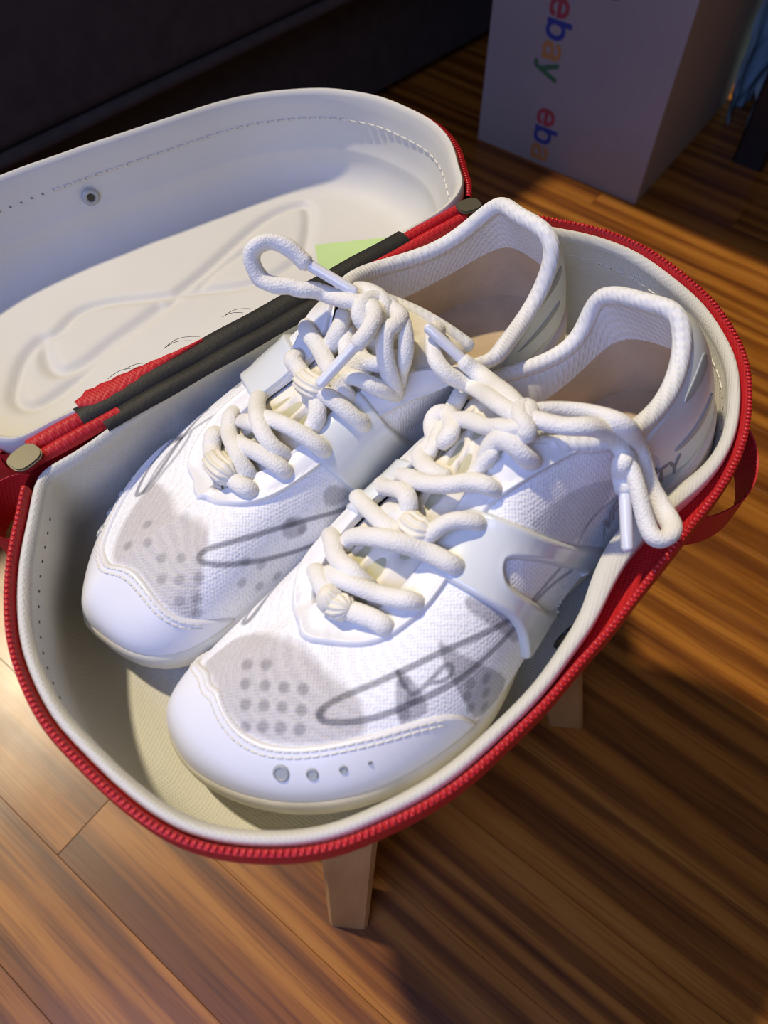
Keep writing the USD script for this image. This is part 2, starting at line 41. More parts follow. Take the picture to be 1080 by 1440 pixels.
STAYS = {"F":[[3.465,0.84],[3.578,0.814],[3.684,0.792],[3.778,0.777],[3.862,0.768],[3.943,0.763],[4.029,0.76],[4.127,0.76],[4.237,0.763],[4.348,0.77],[4.449,0.779],[4.542,0.789],[4.637,0.799],[4.743,0.806],[4.862,0.809],[4.988,0.808],[5.113,0.802],[5.233,0.795],[5.348,0.788],[5.458,0.783],[5.564,0.779],[5.663,0.777],[5.754,0.776],[5.84,0.776],[5.926,0.779],[6.02,0.784],[6.125,0.791],[6.237,0.798],[6.348,0.806],[6.457,0.814],[6.566,0.825],[6.677,0.838],[6.788,0.85],[6.891,0.86],[6.992,0.867],[7.1,0.872],[7.218,0.873],[7.347,0.871],[7.482,0.865],[7.618,0.858],[7.752,0.849],[7.877,0.841],[7.988,0.835],[8.083,0.831],[8.166,0.828],[8.246,0.827],[8.326,0.828],[8.408,0.829],[8.492,0.831],[8.579,0.835],[8.672,0.84],[8.774,0.848],[8.892,0.857],[9.047,0.868],[9.277,0.881],[9.627,0.895],[10.121,0.906],[10.719,0.907],[11.289,0.897],[11.694,0.88],[11.922,0.863],[12.055,0.846],[12.158,0.829],[12.251,0.813],[12.337,0.798],[12.419,0.783],[12.503,0.768],[12.597,0.752],[12.705,0.735],[12.814,0.719],[12.915,0.706],[13.008,0.695],[13.097,0.683],[13.187,0.672],[13.276,0.66],[13.365,0.65],[13.46,0.642],[13.564,0.638],[13.68,0.64],[13.802,0.647],[13.919,0.658],[14.024,0.67],[14.116,0.682],[14.198,0.692],[14.275,0.701],[14.35,0.709],[14.423,0.718],[14.496,0.727],[14.572,0.736],[14.651,0.742],[14.735,0.746],[14.823,0.748]],"R":[[3.465,0.84],[3.578,0.814],[3.684,0.792],[3.778,0.777],[3.862,0.768],[3.943,0.763],[4.029,0.76],[4.127,0.76],[4.237,0.763],[4.348,0.77],[4.449,0.779],[4.542,0.789],[4.637,0.799],[4.743,0.806],[4.862,0.809],[4.988,0.808],[5.113,0.802],[5.233,0.795],[5.348,0.788],[5.458,0.783],[5.564,0.779],[5.663,0.777],[5.754,0.776],[5.84,0.776],[5.926,0.779],[6.02,0.784],[6.125,0.791],[6.251,0.8],[6.451,0.814],[6.781,0.839],[7.184,0.868],[7.517,0.886],[7.719,0.889],[7.846,0.886],[7.954,0.883],[8.057,0.882],[8.151,0.882],[8.237,0.884],[8.319,0.886],[8.406,0.89],[8.513,0.895],[8.67,0.903],[8.926,0.913],[9.304,0.922],[9.739,0.928],[10.118,0.93],[10.396,0.931],[10.621,0.931],[10.852,0.929],[11.106,0.923],[11.365,0.912],[11.597,0.897],[11.786,0.88],[11.935,0.863],[12.055,0.846],[12.158,0.829],[12.251,0.813],[12.337,0.798],[12.419,0.783],[12.503,0.768],[12.597,0.752],[12.705,0.735],[12.814,0.719],[12.915,0.706],[13.008,0.695],[13.097,0.683],[13.187,0.672],[13.276,0.66],[13.365,0.65],[13.46,0.642],[13.564,0.638],[13.68,0.64],[13.802,0.647],[13.919,0.658],[14.024,0.67],[14.116,0.682],[14.198,0.692],[14.275,0.701],[14.35,0.709],[14.423,0.718],[14.496,0.727],[14.572,0.736],[14.651,0.742],[14.735,0.746],[14.823,0.748]]}
VENTS = [(7.838, .249, .0022), (7.481, .252, .0016), (7.131, .259, .0011), (6.83, .25, .0006)]
# ---------------------------------------------------------------- helpers
USED = {}
def numbered(parent, name):
    k = (str(parent), name); n = USED.get(k, 0); USED[k] = n + 1
    return f'{parent}/{name}' + (f'_{n:03d}' if n else '')
def tag(o, label=None, category=None, group=None, kind=None):
    o = o.GetPrim() if hasattr(o, 'GetPrim') else o
    for k, v in (('label', label), ('category', category), ('group', group), ('kind', kind)):
        if v: o.SetCustomDataByKey(k, v)
    return o
def thing(name, label=None, category=None, m=None, group=None, kind=None, parent='/World'):
    x = UsdGeom.Xform.Define(stage, numbered(parent, name))
    if m is not None: x.AddTransformOp().Set(Gf.Matrix4d(np.asarray(m, float).T.tolist()))
    tag(x, label, category, group, kind)
    return x.GetPrim().GetPath()
def obj(name, mesh, mat, parent='/World', smooth=35, uv=None, color=None, label=None, category=None, group=None, kind=None):
    m = usdkit.mesh(stage, numbered(parent, name), mesh, LOOK[mat], smooth=smooth, uv=uv)
    if color is not None:
        UsdGeom.PrimvarsAPI(m).CreatePrimvar('paint', Sdf.ValueTypeNames.Color3fArray, 'vertex').Set(Vt.Vec3fArray.FromNumpy(np.asarray(color, np.float32)))
    tag(m, label, category, group, kind)
    return m.GetPath()
cat = trimesh.util.concatenate
def box(c, e):
    b = trimesh.creation.box(e); b.apply_translation(c); return b
def grid_faces(nu, nv, wrap=False):
    f = []
    U = np.arange(nu if wrap else nu - 1)
    i, j = np.meshgrid(U, np.arange(nv - 1), indexing='ij'); i, j = i.ravel(), j.ravel(); k = (i + 1) % nu
    return np.vstack([np.c_[i*nv+j, k*nv+j, k*nv+j+1], np.c_[i*nv+j, k*nv+j+1, i*nv+j+1]])
def tube(pts, r, n=12, closed=False, flat=1.0, up=None, cap=True, step=None, ribs=0):
    """Swept round or oval tube through pts (Catmull-like spline). r: number or per control point."""
    P = np.asarray(pts, float); k = np.arange(len(P))
    rr = np.full(len(P), r, float) if np.ndim(r) == 0 else np.asarray(r, float)
    if closed: P = np.vstack([P, P[:1]]); rr = np.append(rr, rr[0])
    d = np.r_[0, np.cumsum(np.maximum(np.linalg.norm(np.diff(P, axis=0), axis=1), 1e-6) ** .5)]
    cs = CubicSpline(d, P, bc_type='periodic' if closed else 'natural') if len(P) > 2 else (lambda t: P[0] + (P[1]-P[0])*(np.asarray(t)/d[-1])[:, None])
    L = np.linalg.norm(np.diff(P, axis=0), axis=1).sum(); m = max(4, int(L / (step or max(rr.mean()*.45, 5e-4))))
    t = np.linspace(0, d[-1], m, endpoint=not closed); Q = cs(t); R = np.interp(t, d, rr)
    T = np.gradient(Q, axis=0)
    if closed: T = np.roll(Q, -1, 0) - np.roll(Q, 1, 0)
    T /= np.linalg.norm(T, axis=1)[:, None]
    u = np.array(up if up is not None else (0, 0, 1.)); N = []
    for q in T:
        if up is not None: u = np.array(up, float)
        u = u - q * (u @ q); l = np.linalg.norm(u)
        if l < 1e-6: u = np.cross(q, [1, .3, .2]); l = np.linalg.norm(u)
        u = u / l; N.append(u.copy())
    N = np.array(N); B = np.cross(T, N)
    a = np.linspace(0, 2*np.pi, n, endpoint=False)
    R3 = R[:, None, None]*(1 + .07*np.cos(ribs*a)[None, :, None] if ribs else 1.)
    V = Q[:, None] + R3*(np.cos(a)[None, :, None]*B[:, None] + flat*np.sin(a)[None, :, None]*N[:, None])
    mq = len(Q); i, j = np.meshgrid(np.arange(mq if closed else mq-1), np.arange(n), indexing='ij'); i, j = i.ravel(), j.ravel()
    i2, j2 = (i+1) % mq, (j+1) % n
    F = np.vstack([np.c_[i*n+j, i*n+j2, i2*n+j2], np.c_[i*n+j, i2*n+j2, i2*n+j]])
    V = V.reshape(-1, 3)
    if cap and not closed:   # rounded ends
        for e, s in ((0, -1), (mq-1, 1)):
            base = e*n; c = len(V)
            r2 = Q[e] + (V[base:base+n]-Q[e])*.6 + T[e]*s*R[e]*.5
            V = np.vstack([V, r2, Q[e] + T[e]*s*R[e]*.68])
            for q in range(n):
                p = (q+1) % n
                F = np.vstack([F, [[base+q, base+p, c+p], [base+q, c+p, c+q], [c+q, c+p, c+n]]]) if s > 0 else np.vstack([F, [[base+p, base+q, c+q], [base+p, c+q, c+p], [c+p, c+q, c+n]]])
    return trimesh.Trimesh(V, F, process=False)
# ---------------------------------------------------------------- shoe surface
NS, ZO, SH_ = 19, .012, .066
class Last:
    """A shoe's skin: O = outline on the sole, E = collar and throat edge; a in [0, 19) runs heel, outer side, toe, inner side; h in [0, 1] from sole to edge."""
    def __init__(s, fit, mirror):
        s.O = CubicSpline(np.arange(NS+1), np.vstack([fit['O'], fit['O'][:1]]), bc_type='periodic')
        s.E = CubicSpline(np.arange(NS+1), np.vstack([fit['E'], fit['E'][:1]]), bc_type='periodic')
        s.mir = mirror; x, y, yaw, pit, rol, zz = fit['p']
        cy, sy, cp, sp, cr, sr = np.cos(yaw), np.sin(yaw), np.cos(pit), np.sin(pit), np.cos(rol), np.sin(rol)
        M = np.eye(4)
        M[:3, :3] = np.array([[cy, -sy, 0], [sy, cy, 0], [0, 0, 1]]) @ np.array([[cp, 0, sp], [0, 1, 0], [-sp, 0, cp]]) @ np.array([[1, 0, 0], [0, cr, -sr], [0, sr, cr]])
        M[:3, 3] = x, y, TF + zz; s.M = M
        s.ga = np.linspace(-6, 25, 1241); P = s.raw(s.ga, .78); s.gl = np.r_[0, np.cumsum(np.linalg.norm(np.diff(P, axis=0), axis=1))]
        s.gl = .72*s.gl + .28*.026*(s.ga+6)        # unrolled length along the shoe, for even triangles
    def raw(s, a, h):
        a, h = np.broadcast_arrays(np.asarray(a, float), np.asarray(h, float)); sh = a.shape; a, h = a.ravel() % NS, h.ravel()[:, None]
        o = np.c_[s.O(a), np.full(len(a), ZO)]; e = s.E(a); dz = (e[:, 2:]-ZO); up = np.array([0, 0, 1.])
        dxy = np.c_[(o-e)[:, :2], np.zeros(len(a))]
        h1 = o + up*dz*.55; h2 = e + dxy*.55 - up*dz*.10
        return ((1-h)**3*o + 3*h*(1-h)**2*h1 + 3*h*h*(1-h)*h2 + h**3*e).reshape(*sh, 3)
    def nrm(s, a, h):
        h = np.asarray(h, float); q, w = 1e-3, .22
        n = np.cross(s.raw(a+w, h)-s.raw(a-w, h), s.raw(a, h+q)-s.raw(a, h-q)); return n/np.maximum(np.linalg.norm(n, axis=-1, keepdims=True), 1e-12)
    def at(s, a, h, d=0.):
        a, h, d = np.broadcast_arrays(np.asarray(a, float), np.asarray(h, float), np.asarray(d, float))
        return s.raw(a, h) + s.nrm(a, h)*d[..., None]*SGN
    def throat(s, k, t, sag=.0):
        """Between the two throat edges: k in [4, 9.5], t in [0, 1] from the outer to the inner side."""
        k, t = np.broadcast_arrays(np.asarray(k, float), np.asarray(t, float)); A, B = s.E(k % NS), s.E((NS-k) % NS)
        P = A + (B-A)*t[..., None]; P[..., 2] += -sag + .004*np.sin(np.pi*t)
        return P
    def flat(s, P):
        P = np.asarray(P, float); return np.c_[np.interp(P[:, 0], s.ga, s.gl), P[:, 1]*SH_]
    def unflat(s, P): return np.interp(P[:, 0], s.gl, s.ga), np.clip(P[:, 1]/SH_, 0, 1)
    def out(s, X):
        """into the mesh: mirrored for the other foot"""
        X = np.array(X, float)
        if s.mir: X[..., 1] *= -1
        return X
    def mesh(s, V, F):
        F = np.asarray(F)
        return trimesh.Trimesh(s.out(V), F if s.mir else F[:, ::-1], process=False)
    def world(s, X): return s.out(X) @ s.M[:3, :3].T + s.M[:3, 3]
    def local(s, W): return s.out((np.asarray(W)-s.M[:3, 3]) @ s.M[:3, :3])
SGN = -1.0
# ---------------------------------------------------------------- materials
LOOK = {}
def M(name, nodes, links=(), surface='p.BSDF'):
    LOOK[name] = usdkit.material(stage, f'/World/Looks/{name}', nodes, links, surface=surface)
def plain(name, c, rough=.5, noise=None, bump=0., scale=300., var=.06, spec=.5, **kw):
    """one tone with faint mottling and fine grain"""
    lo = [max(x*(1-var), 0) for x in c]; hi = [min(x*(1+var), 1) for x in c]
    n = {'g': ('geometry', {}), 't': ('noise_texture', {'scale': noise or 25., 'detail': 3.}), 'r': ('rgb_ramp', {'ramp': [(.3, lo), (.7, hi)]}),
         'p': ('principled_bsdf', {'roughness': rough, 'specular_ior_level': spec, **kw})}
    l = [('g.position', 't.vector'), ('t.fac', 'r.fac'), ('r.color', 'p.base_color')]
    if bump:
        n['t2'] = ('noise_texture', {'scale': scale, 'detail': 2.}); n['b'] = ('bump', {'strength': bump, 'distance': .0006})
        l += [('g.position', 't2.vector'), ('t2.fac', 'b.height'), ('b.normal', 'p.normal')]
    M(name, n, l)
def woven(name, c, rough=.7, pitch=.0012, strength=.5, sheen=.0, var=.05, paint=False, axes='xy', spec=.3, dist=.0003):
    """cloth: two crossed fine waves in object space or, with paint, along st"""
    s = 2*math.pi/pitch/20.0
    n = {'g2': ('geometry', {}),
         'w1': ('wave_texture', {'wave_type': 'bands', 'bands_direction': 'x', 'scale': s}),
         'w2': ('wave_texture', {'wave_type': 'bands', 'bands_direction': 'y', 'scale': s}),
         'm': ('math', {'math_type': 'multiply'}), 'b': ('bump', {'strength': strength, 'distance': dist}),
         't': ('noise_texture', {'scale': 30., 'detail': 3.}), 'r': ('rgb_ramp', {'ramp': [(.3, [x*(1-var) for x in c]), (.7, [min(1, x*(1+var)) for x in c])]}),
         'p': ('principled_bsdf', {'roughness': rough, 'sheen_weight': sheen, 'specular_ior_level': spec})}
    n['mp'] = ('mapping', {'rotation': (.62, .45, .6)})
    l = [('g2.position', 'mp.vector'), ('mp.vector', 'w1.vector'), ('mp.vector', 'w2.vector'), ('w1.fac', 'm.value1'), ('w2.fac', 'm.value2'), ('v.distance' if paint else 'm.value', 'b.height'), ('b.normal', 'p.normal'), ('g2.position', 't.vector'), ('t.fac', 'r.fac')]
    if paint:
        n['a'] = ('attribute', {'attribute': 'paint'}); n['v'] = ('voronoi_texture', {'scale': 1/pitch, 'randomness': .35}); n['x'] = ('mix_color', {'blend_type': 'multiply', 'fac': 1.0}); n['vr'] = ('rgb_ramp', {'ramp': [(.15, (.85,)*3), (.5, (1,)*3)]}); n['x3'] = ('mix_color', {'blend_type': 'multiply', 'fac': 1.0})
        l += [('g2.position', 'v.vector')]
        l += [('a.color', 'x.a'), ('r.color', 'x.b'), ('v.distance', 'vr.fac'), ('x.result', 'x3.a'), ('vr.color', 'x3.b'), ('x3.result', 'p.base_color')]
    else: l += [('r.color', 'p.base_color')]
    M(name, n, l)
# floor boards: each board is a mesh of its own, its grain follows the board's own axes
M('oak', {'tc': ('texture_coordinate', {}), 'oi': ('object_info', {}), 'k': ('math', {'math_type': 'multiply', 'value2': 37.}),
          'cx': ('combine_xyz', {'z': 0.}), 'ad': ('vector_math', {'math_type': 'add'}),
          'mp': ('mapping', {'scale': (2.2, 48., 3.)}), 'n1': ('noise_texture', {'scale': 1.0, 'detail': 5., 'roughness': .62, 'distortion': .9}),
          'mw': ('mapping', {'scale': (.7, 13., 1.)}), 'w': ('wave_texture', {'wave_type': 'bands', 'bands_direction': 'y', 'scale': .9, 'distortion': 16., 'detail': 4., 'detail_scale': .8}),
          'mf': ('mapping', {'scale': (14., 420., 1.)}), 'n2': ('noise_texture', {'scale': 1.0, 'detail': 2.}),
          'r': ('rgb_ramp', {'ramp': [(.24, (.085, .022, .003)), (.40, (.18, .057, .007)), (.53, (.29, .106, .013)), (.70, (.37, .149, .022))]}),
          'mx': ('math', {'math_type': 'multiply_add', 'value2': .26}), 'sc': ('math', {'math_type': 'multiply', 'value2': .72}),
          'rf': ('rgb_ramp', {'ramp': [(.34, (.60, .52, .45)), (.5, (1, 1, 1))]}), 'x1': ('mix_color', {'blend_type': 'multiply', 'fac': .75}),
          'rt': ('rgb_ramp', {'ramp': [(0, (.78, .74, .70)), (1, (1.0, 1.0, 1.0))]}), 'x2': ('mix_color', {'blend_type': 'multiply', 'fac': 1.}),
          'g': ('geometry', {}), 'n3': ('noise_texture', {'scale': 14., 'detail': 4.}), 'rr': ('rgb_ramp', {'ramp': [(.3, (.32,)*3), (.75, (.48,)*3)]}),
          'b': ('bump', {'strength': .12, 'distance': .0006}),
          'p': ('principled_bsdf', {'specular_ior_level': .30, 'coat_weight': .22, 'coat_roughness': .25})},
  [('oi.random', 'k.value1'), ('k.value', 'cx.x'), ('k.value', 'cx.y'), ('k.value', 'cx.z'), ('tc.object', 'ad.vector1'), ('cx.vector', 'ad.vector2'),
   ('ad.vector', 'mp.vector'), ('mp.vector', 'n1.vector'), ('ad.vector', 'mw.vector'), ('mw.vector', 'w.vector'), ('ad.vector', 'mf.vector'), ('mf.vector', 'n2.vector'),
   ('n1.fac', 'sc.value1'), ('w.fac', 'mx.value1'), ('sc.value', 'mx.value3'), ('mx.value', 'r.fac'), ('n2.fac', 'rf.fac'), ('r.color', 'x1.a'), ('rf.color', 'x1.b'),
   ('oi.random', 'rt.fac'), ('x1.result', 'x2.a'), ('rt.color', 'x2.b'), ('x2.result', 'p.base_color'), ('g.position', 'n3.vector'), ('n3.fac', 'rr.fac'), ('rr.color', 'p.roughness'),
   ('n2.fac', 'b.height'), ('b.normal', 'p.normal')])
M('birch', {'tc': ('texture_coordinate', {}), 'mp': ('mapping', {'scale': (60., 60., 4.)}), 'n': ('noise_texture', {'scale': 1., 'detail': 3.}),
            'r': ('rgb_ramp', {'ramp': [(.3, (.38, .22, .075)), (.7, (.54, .335, .13))]}), 'p': ('principled_bsdf', {'roughness': .45})},
  [('tc.object', 'mp.vector'), ('mp.vector', 'n.vector'), ('n.fac', 'r.fac'), ('r.color', 'p.base_color')])
plain('gap_dark', (.075, .028, .008), .9)
plain('sofa_cloth', (.040, .032, .030), .9, noise=60., bump=.4, scale=900., var=.2)
plain('black_wood', (.012, .010, .010), .35)
plain('blue_film', (.26, .42, .52), .25, noise=12., var=.3)
plain('carton', (.31, .285, .29), .7, noise=8.)
for nm, c in (('print_red', (.33, .05, .07)), ('print_blue', (.03, .05, .26)), ('print_orange', (.42, .20, .07)), ('print_green', (.05, .15, .07))): plain(nm, c, .6)
woven('red_cloth', (.42, .012, .018), .55, pitch=.0016, strength=.5)
woven('red_tape', (.50, .018, .022), .5, pitch=.0014, strength=.7)
plain('red_coil', (.50, .016, .018), .3)
woven('lining', (.61, .60, .535), .8, pitch=.0011, strength=.45, var=.03)
plain('lid_lining', (.60, .59, .55), .62, noise=15., bump=.08, scale=1200., var=.025)
plain('thread', (.72, .70, .62), .6); plain('dark_thread', (.12, .11, .10), .7)
plain('black_tape', (.007, .0065, .006), .65, bump=.3, scale=700.)
plain('brass', (.12, .11, .08), .5, metallic=.6)
plain('snap_black', (.012, .012, .014), .25)
plain('note_green', (.45, .62, .26), .7)
# shoe
woven('mesh', (.86, .86, .86), .5, pitch=.0011, strength=.8, sheen=.25, paint=True, spec=.45, dist=.0004)
plain('patent', (.76, .76, .76), .36, spec=.45, var=.02)
plain('cap_leather', (.76, .76, .78), .30, bump=.08, scale=900., var=.03)
plain('tpu', (.68, .71, .71), .2, coat_weight=.3, var=.02)
plain('heel_film', (.74, .78, .77), .35, var=.04)
plain('slot_grey', (.36, .38, .38), .4)
plain('rubber', (.68, .64, .52), .55, noise=90., var=.10)
plain('foam_pink', (.66, .54, .46), .6)
woven('knit', (.78, .78, .76), .6, pitch=.0022, strength=.45, sheen=.2, paint=False, dist=.0006)
plain('suede', (.57, .44, .295), .9, noise=60., bump=.4, scale=1500., var=.10)
plain('insole_tan', (.47, .36, .24), .9, noise=60., bump=.4, scale=1500., var=.10)
plain('tongue_foam', (.78, .73, .62), .7, bump=.2, scale=900.)
plain('hole_olive', (.46, .44, .29), .8)
plain('hole_dark', (.10, .095, .10), .8)
plain('print_grey', (.25, .25, .27), .6)
plain('label_grey', (.27, .27, .29), .7)
plain('aglet', (.80, .80, .82), .15, coat_weight=.6)
plain('band_rib', (.78, .74, .62), .55)
M('cord', {'g': ('geometry', {}), 't': ('noise_texture', {'scale': 70., 'detail': 3.}), 'r': ('rgb_ramp', {'ramp': [(.3, (.76, .735, .66)), (.7, (.84, .825, .77))]}),
           'v': ('voronoi_texture', {'scale': 1300.}), 'b': ('bump', {'strength': .6, 'distance': .0004}), 'p': ('principled_bsdf', {'roughness': .75, 'sheen_weight': .3})},
  [('g.position', 't.vector'), ('t.fac', 'r.fac'), ('r.color', 'p.base_color'), ('g.position', 'v.vector'), ('v.distance', 'b.height'), ('b.normal', 'p.normal')])
# ---------------------------------------------------------------- floor of oak boards
def bevel_box(ex, ey, ez, b):
    x, y = ex/2, ey/2
    lo = [(-x, -y, -ez), (x, -y, -ez), (x, y, -ez), (-x, y, -ez)]; mid = [(p, q, -b) for p, q, _ in lo]
    top = [(-x+b, -y+b, 0), (x-b, -y+b, 0), (x-b, y-b, 0), (-x+b, y-b, 0)]
    V = np.array(lo+mid+top); F = []
    for k in (0, 4):
        for i in range(4): j = (i+1) % 4; F += [[k+i, k+j, k+4+j], [k+i, k+4+j, k+4+i]]
    return trimesh.Trimesh(V, F + [[8, 9, 10], [8, 10, 11]], process=False)
floor = thing('floor', kind='structure')
obj('subfloor', box((.1, .6, -.030), (2.7, 3.2, .02)), 'gap_dark', floor)
th = math.radians(-38); e1, e2 = np.array([math.cos(th), math.sin(th)]), np.array([.6157, .7880])
W = .0622
for r in range(-14, 34):
    n = .052 + W*(r-.5); x = -1.9 + .06*((r*7) % 11); rr = np.random.RandomState(100+r)
    if r == 0: x = -1.9+.35
    first = True
    while x < 1.9:
        l = rr.uniform(.9, 1.7)
        if r == -1 and first: x, l = -1.0, .783      # the end joint seen at the left
        first = False
        c = e1*(x+l/2) + e2*n
        if -1.15 < c[0] < 1.35 and -.95 < c[1] < 2.1:
            m = np.eye(4); m[:2, 0], m[:2, 1] = e1, e2; m[:2, 3] = c
            p = numbered(floor, 'plank')
            o = usdkit.mesh(stage, p, bevel_box(l-.0003, W-.0002, .02, .0002), LOOK['oak'], smooth=False)
            o.AddTransformOp().Set(Gf.Matrix4d(m.T.tolist()))
        x += l
# ---------------------------------------------------------------- case frame
CU = np.array([.77, .637])/math.hypot(.77, .637); CV = np.array([CU[1], -CU[0]])
CASE = np.eye(4); CASE[:2, 0] = CU; CASE[:2, 1] = -CV           # x along the hinge, y towards the hinge and beyond
RIMUV = np.array(RIM_PTS)[:, :2]*[1, -1]                            # (x, y) in the case's own frame
HY = .2222
def ring(pts, n=420):
    P = np.vstack([pts, pts[:1]]); d = np.r_[0, np.cumsum(np.linalg.norm(np.diff(P, axis=0), axis=1))]
    cs = CubicSpline(d, P, bc_type='periodic'); Q = cs(np.linspace(0, d[-1], n, endpoint=False))
    for _ in range(6): Q = .5*Q + .25*(np.roll(Q, 1, 0)+np.roll(Q, -1, 0))
    T = np.roll(Q, -1, 0)-np.roll(Q, 1, 0); T /= np.linalg.norm(T, axis=1)[:, None]
    return Q, np.c_[T[:, 1], -T[:, 0]]                               # points, one normal side
RQ, RN = ring(RIMUV)
if ((RQ + RN*.01 - RQ.mean(0))**2).sum() < ((RQ - RQ.mean(0))**2).sum(): RN = -RN
def loft(Q, Nn, prof, close_bottom=True, steps=10):
    """prof: list of (inset, z[, weights]) rings; inset scalar or per-point array"""
    n = len(Q); V = []
    for d, z in prof: V.append(np.c_[Q - Nn*np.broadcast_to(d, n)[:, None], np.broadcast_to(z, n)])
    V = np.array(V); k = len(prof); F = []
    for r in range(k-1):
        i = np.arange(n); j = (i+1) % n
        F += [np.c_[r*n+i, (r+1)*n+i, (r+1)*n+j], np.c_[r*n+i, (r+1)*n+j, r*n+j]]
    V = V.reshape(-1, 3)
    if close_bottom:
        base = (k-1)*n; ctr = V[base:base+n].mean(0); last = V[base:base+n]
        for s_ in range(1, steps+1):
            V = np.vstack([V, ctr + (last-ctr)*(1-s_/(steps+2.5))]); b = base + (s_-1)*n; i = np.arange(n); j = (i+1) % n
            F += [np.c_[b+i, b+n+i, b+n+j], np.c_[b+i, b+n+j, b+j]]
        b = base + steps*n; V = np.vstack([V, ctr]); i = np.arange(n); F += [np.c_[b+i, np.full(n, len(V)-1), (i+1) % n + b]]
    return trimesh.Trimesh(V, np.vstack(F), process=False)
def fillet(r0, z0, r, n=8):
    """quarter arc from the wall (inset r0 at z0+r) down to the floor (inset r0+r at z0)"""
    return [(r0 + r*(1-math.cos(t)), z0 + r*(1-math.sin(t))) for t in np.linspace(0, math.pi/2, n)]
def fill(G, step, edge=()):
    """points and triangles over a metric polygon, points on its rim first"""
    rims = [np.array(r.coords)[:-1] for r in [G.exterior, *G.interiors]]; B = []
    for r in rims:
        P = np.vstack([r, r[:1]]); d = np.r_[0, np.cumsum(np.linalg.norm(np.diff(P, axis=0), axis=1))]
        t = np.linspace(0, d[-1], max(10, int(d[-1]/(step*.7))), endpoint=False); B.append(np.c_[np.interp(t, d, P[:, 0]), np.interp(t, d, P[:, 1])])
    B = np.vstack(B); x0, y0, x1, y1 = G.bounds
    gx, gy = np.meshgrid(np.arange(x0, x1, step), np.arange(y0, y1, step*.87)); gx = gx + (np.arange(gx.shape[0]) % 2)[:, None]*step/2
    I = np.c_[gx.ravel(), gy.ravel()]; I = I[shapely.contains_xy(G.buffer(-step*.45), I[:, 0], I[:, 1])]
    rows = []
    for b in edge:                                # rows just inside the rim keep a rounded edge even
        g = G.buffer(-b); gg = list(getattr(g, 'geoms', [g]))
        for q_ in gg:
            if q_.is_empty: continue
            for r in [q_.exterior, *q_.interiors]: rows.append(np.array([r.interpolate(t).coords[0] for t in np.arange(0, r.length, step*.7)]))
    if edge: I = I[shapely.contains_xy(G.buffer(-max(edge)-step*.4), I[:, 0], I[:, 1])]
    P = np.vstack([B, *rows, I]); T = Delaunay(P).simplices; c = P[T].mean(1)
    T = T[shapely.contains_xy(G.buffer(1e-6), c[:, 0], c[:, 1])]
    a, b, d = P[T[:, 0]], P[T[:, 1]], P[T[:, 2]]; s_ = (b-a)[:, 0]*(d-a)[:, 1]-(b-a)[:, 1]*(d-a)[:, 0]
    T = T[np.abs(s_) > 1e-12]; s_ = s_[np.abs(s_) > 1e-12]; T[s_ < 0] = T[s_ < 0][:, ::-1]
    return P, T
def bump(x, c, w): return np.exp(-((x-c)/w)**2)
def stitches(Q, z, per=.0062, length=.0042, rad=.00045, sel=None, mat='thread'):
    L = np.r_[0, np.cumsum(np.linalg.norm(np.diff(np.vstack([Q, Q[:1]]), axis=0), axis=1))]; out = []
    P3 = np.c_[Q, np.broadcast_to(z, len(Q))]; P3 = np.vstack([P3, P3[:1]])
    at = lambda s_: np.array([np.interp(s_, L, P3[:, k]) for k in range(3)])
    for s0 in np.arange(0, L[-1]-per, per):
        a, b = at(s0), at(s0+length)
        if sel is None or sel(.5*(a+b)): out.append(tube([a, (a+b)/2, b], rad, 5, step=length/2))
    return cat(out)
def along(Q, z):
    P = np.c_[Q, np.broadcast_to(z, len(Q))]; return P
class Frame:
    """places shapes of one half of the case: the lid is the tray's outline turned over the hinge"""
    def __init__(s, lid): s.lid = lid; s.c, s.s = math.cos(LID_A), math.sin(LID_A)
    def pts(s, V):
        V = np.array(V, float)
        if not s.lid: return V
        y = HY - V[:, 1]; z = V[:, 2]
        return np.c_[V[:, 0], HY + .0 + y*s.c - z*s.s, y*s.s + z*s.c]
    def __call__(s, m):
        F = np.asarray(m.faces); return trimesh.Trimesh(s.pts(m.vertices), F[:, ::-1] if s.lid else F, process=False)
LID_A = math.radians(-4)
def relief(V, depth):
    """the looped emblem pressed into the lid's floor"""
    V = np.array(V); f = V[:, 2] < -depth + .0015
    if not f.any(): return V
    h = np.zeros(f.sum())
    for path, amp, wid in EMBLEM:
        P = np.array(path); d = np.r_[0, np.cumsum(np.linalg.norm(np.diff(P, axis=0), axis=1))]
        Q = CubicSpline(d, P)(np.linspace(0, d[-1], 160))
        D_ = np.sqrt(((V[f][:, None, :2]-Q[None])**2).sum(-1)).min(1)
        h = np.maximum(h, amp*np.exp(-(D_/(wid*.8))**2))
    V[f, 2] -= h*1.4
    return V
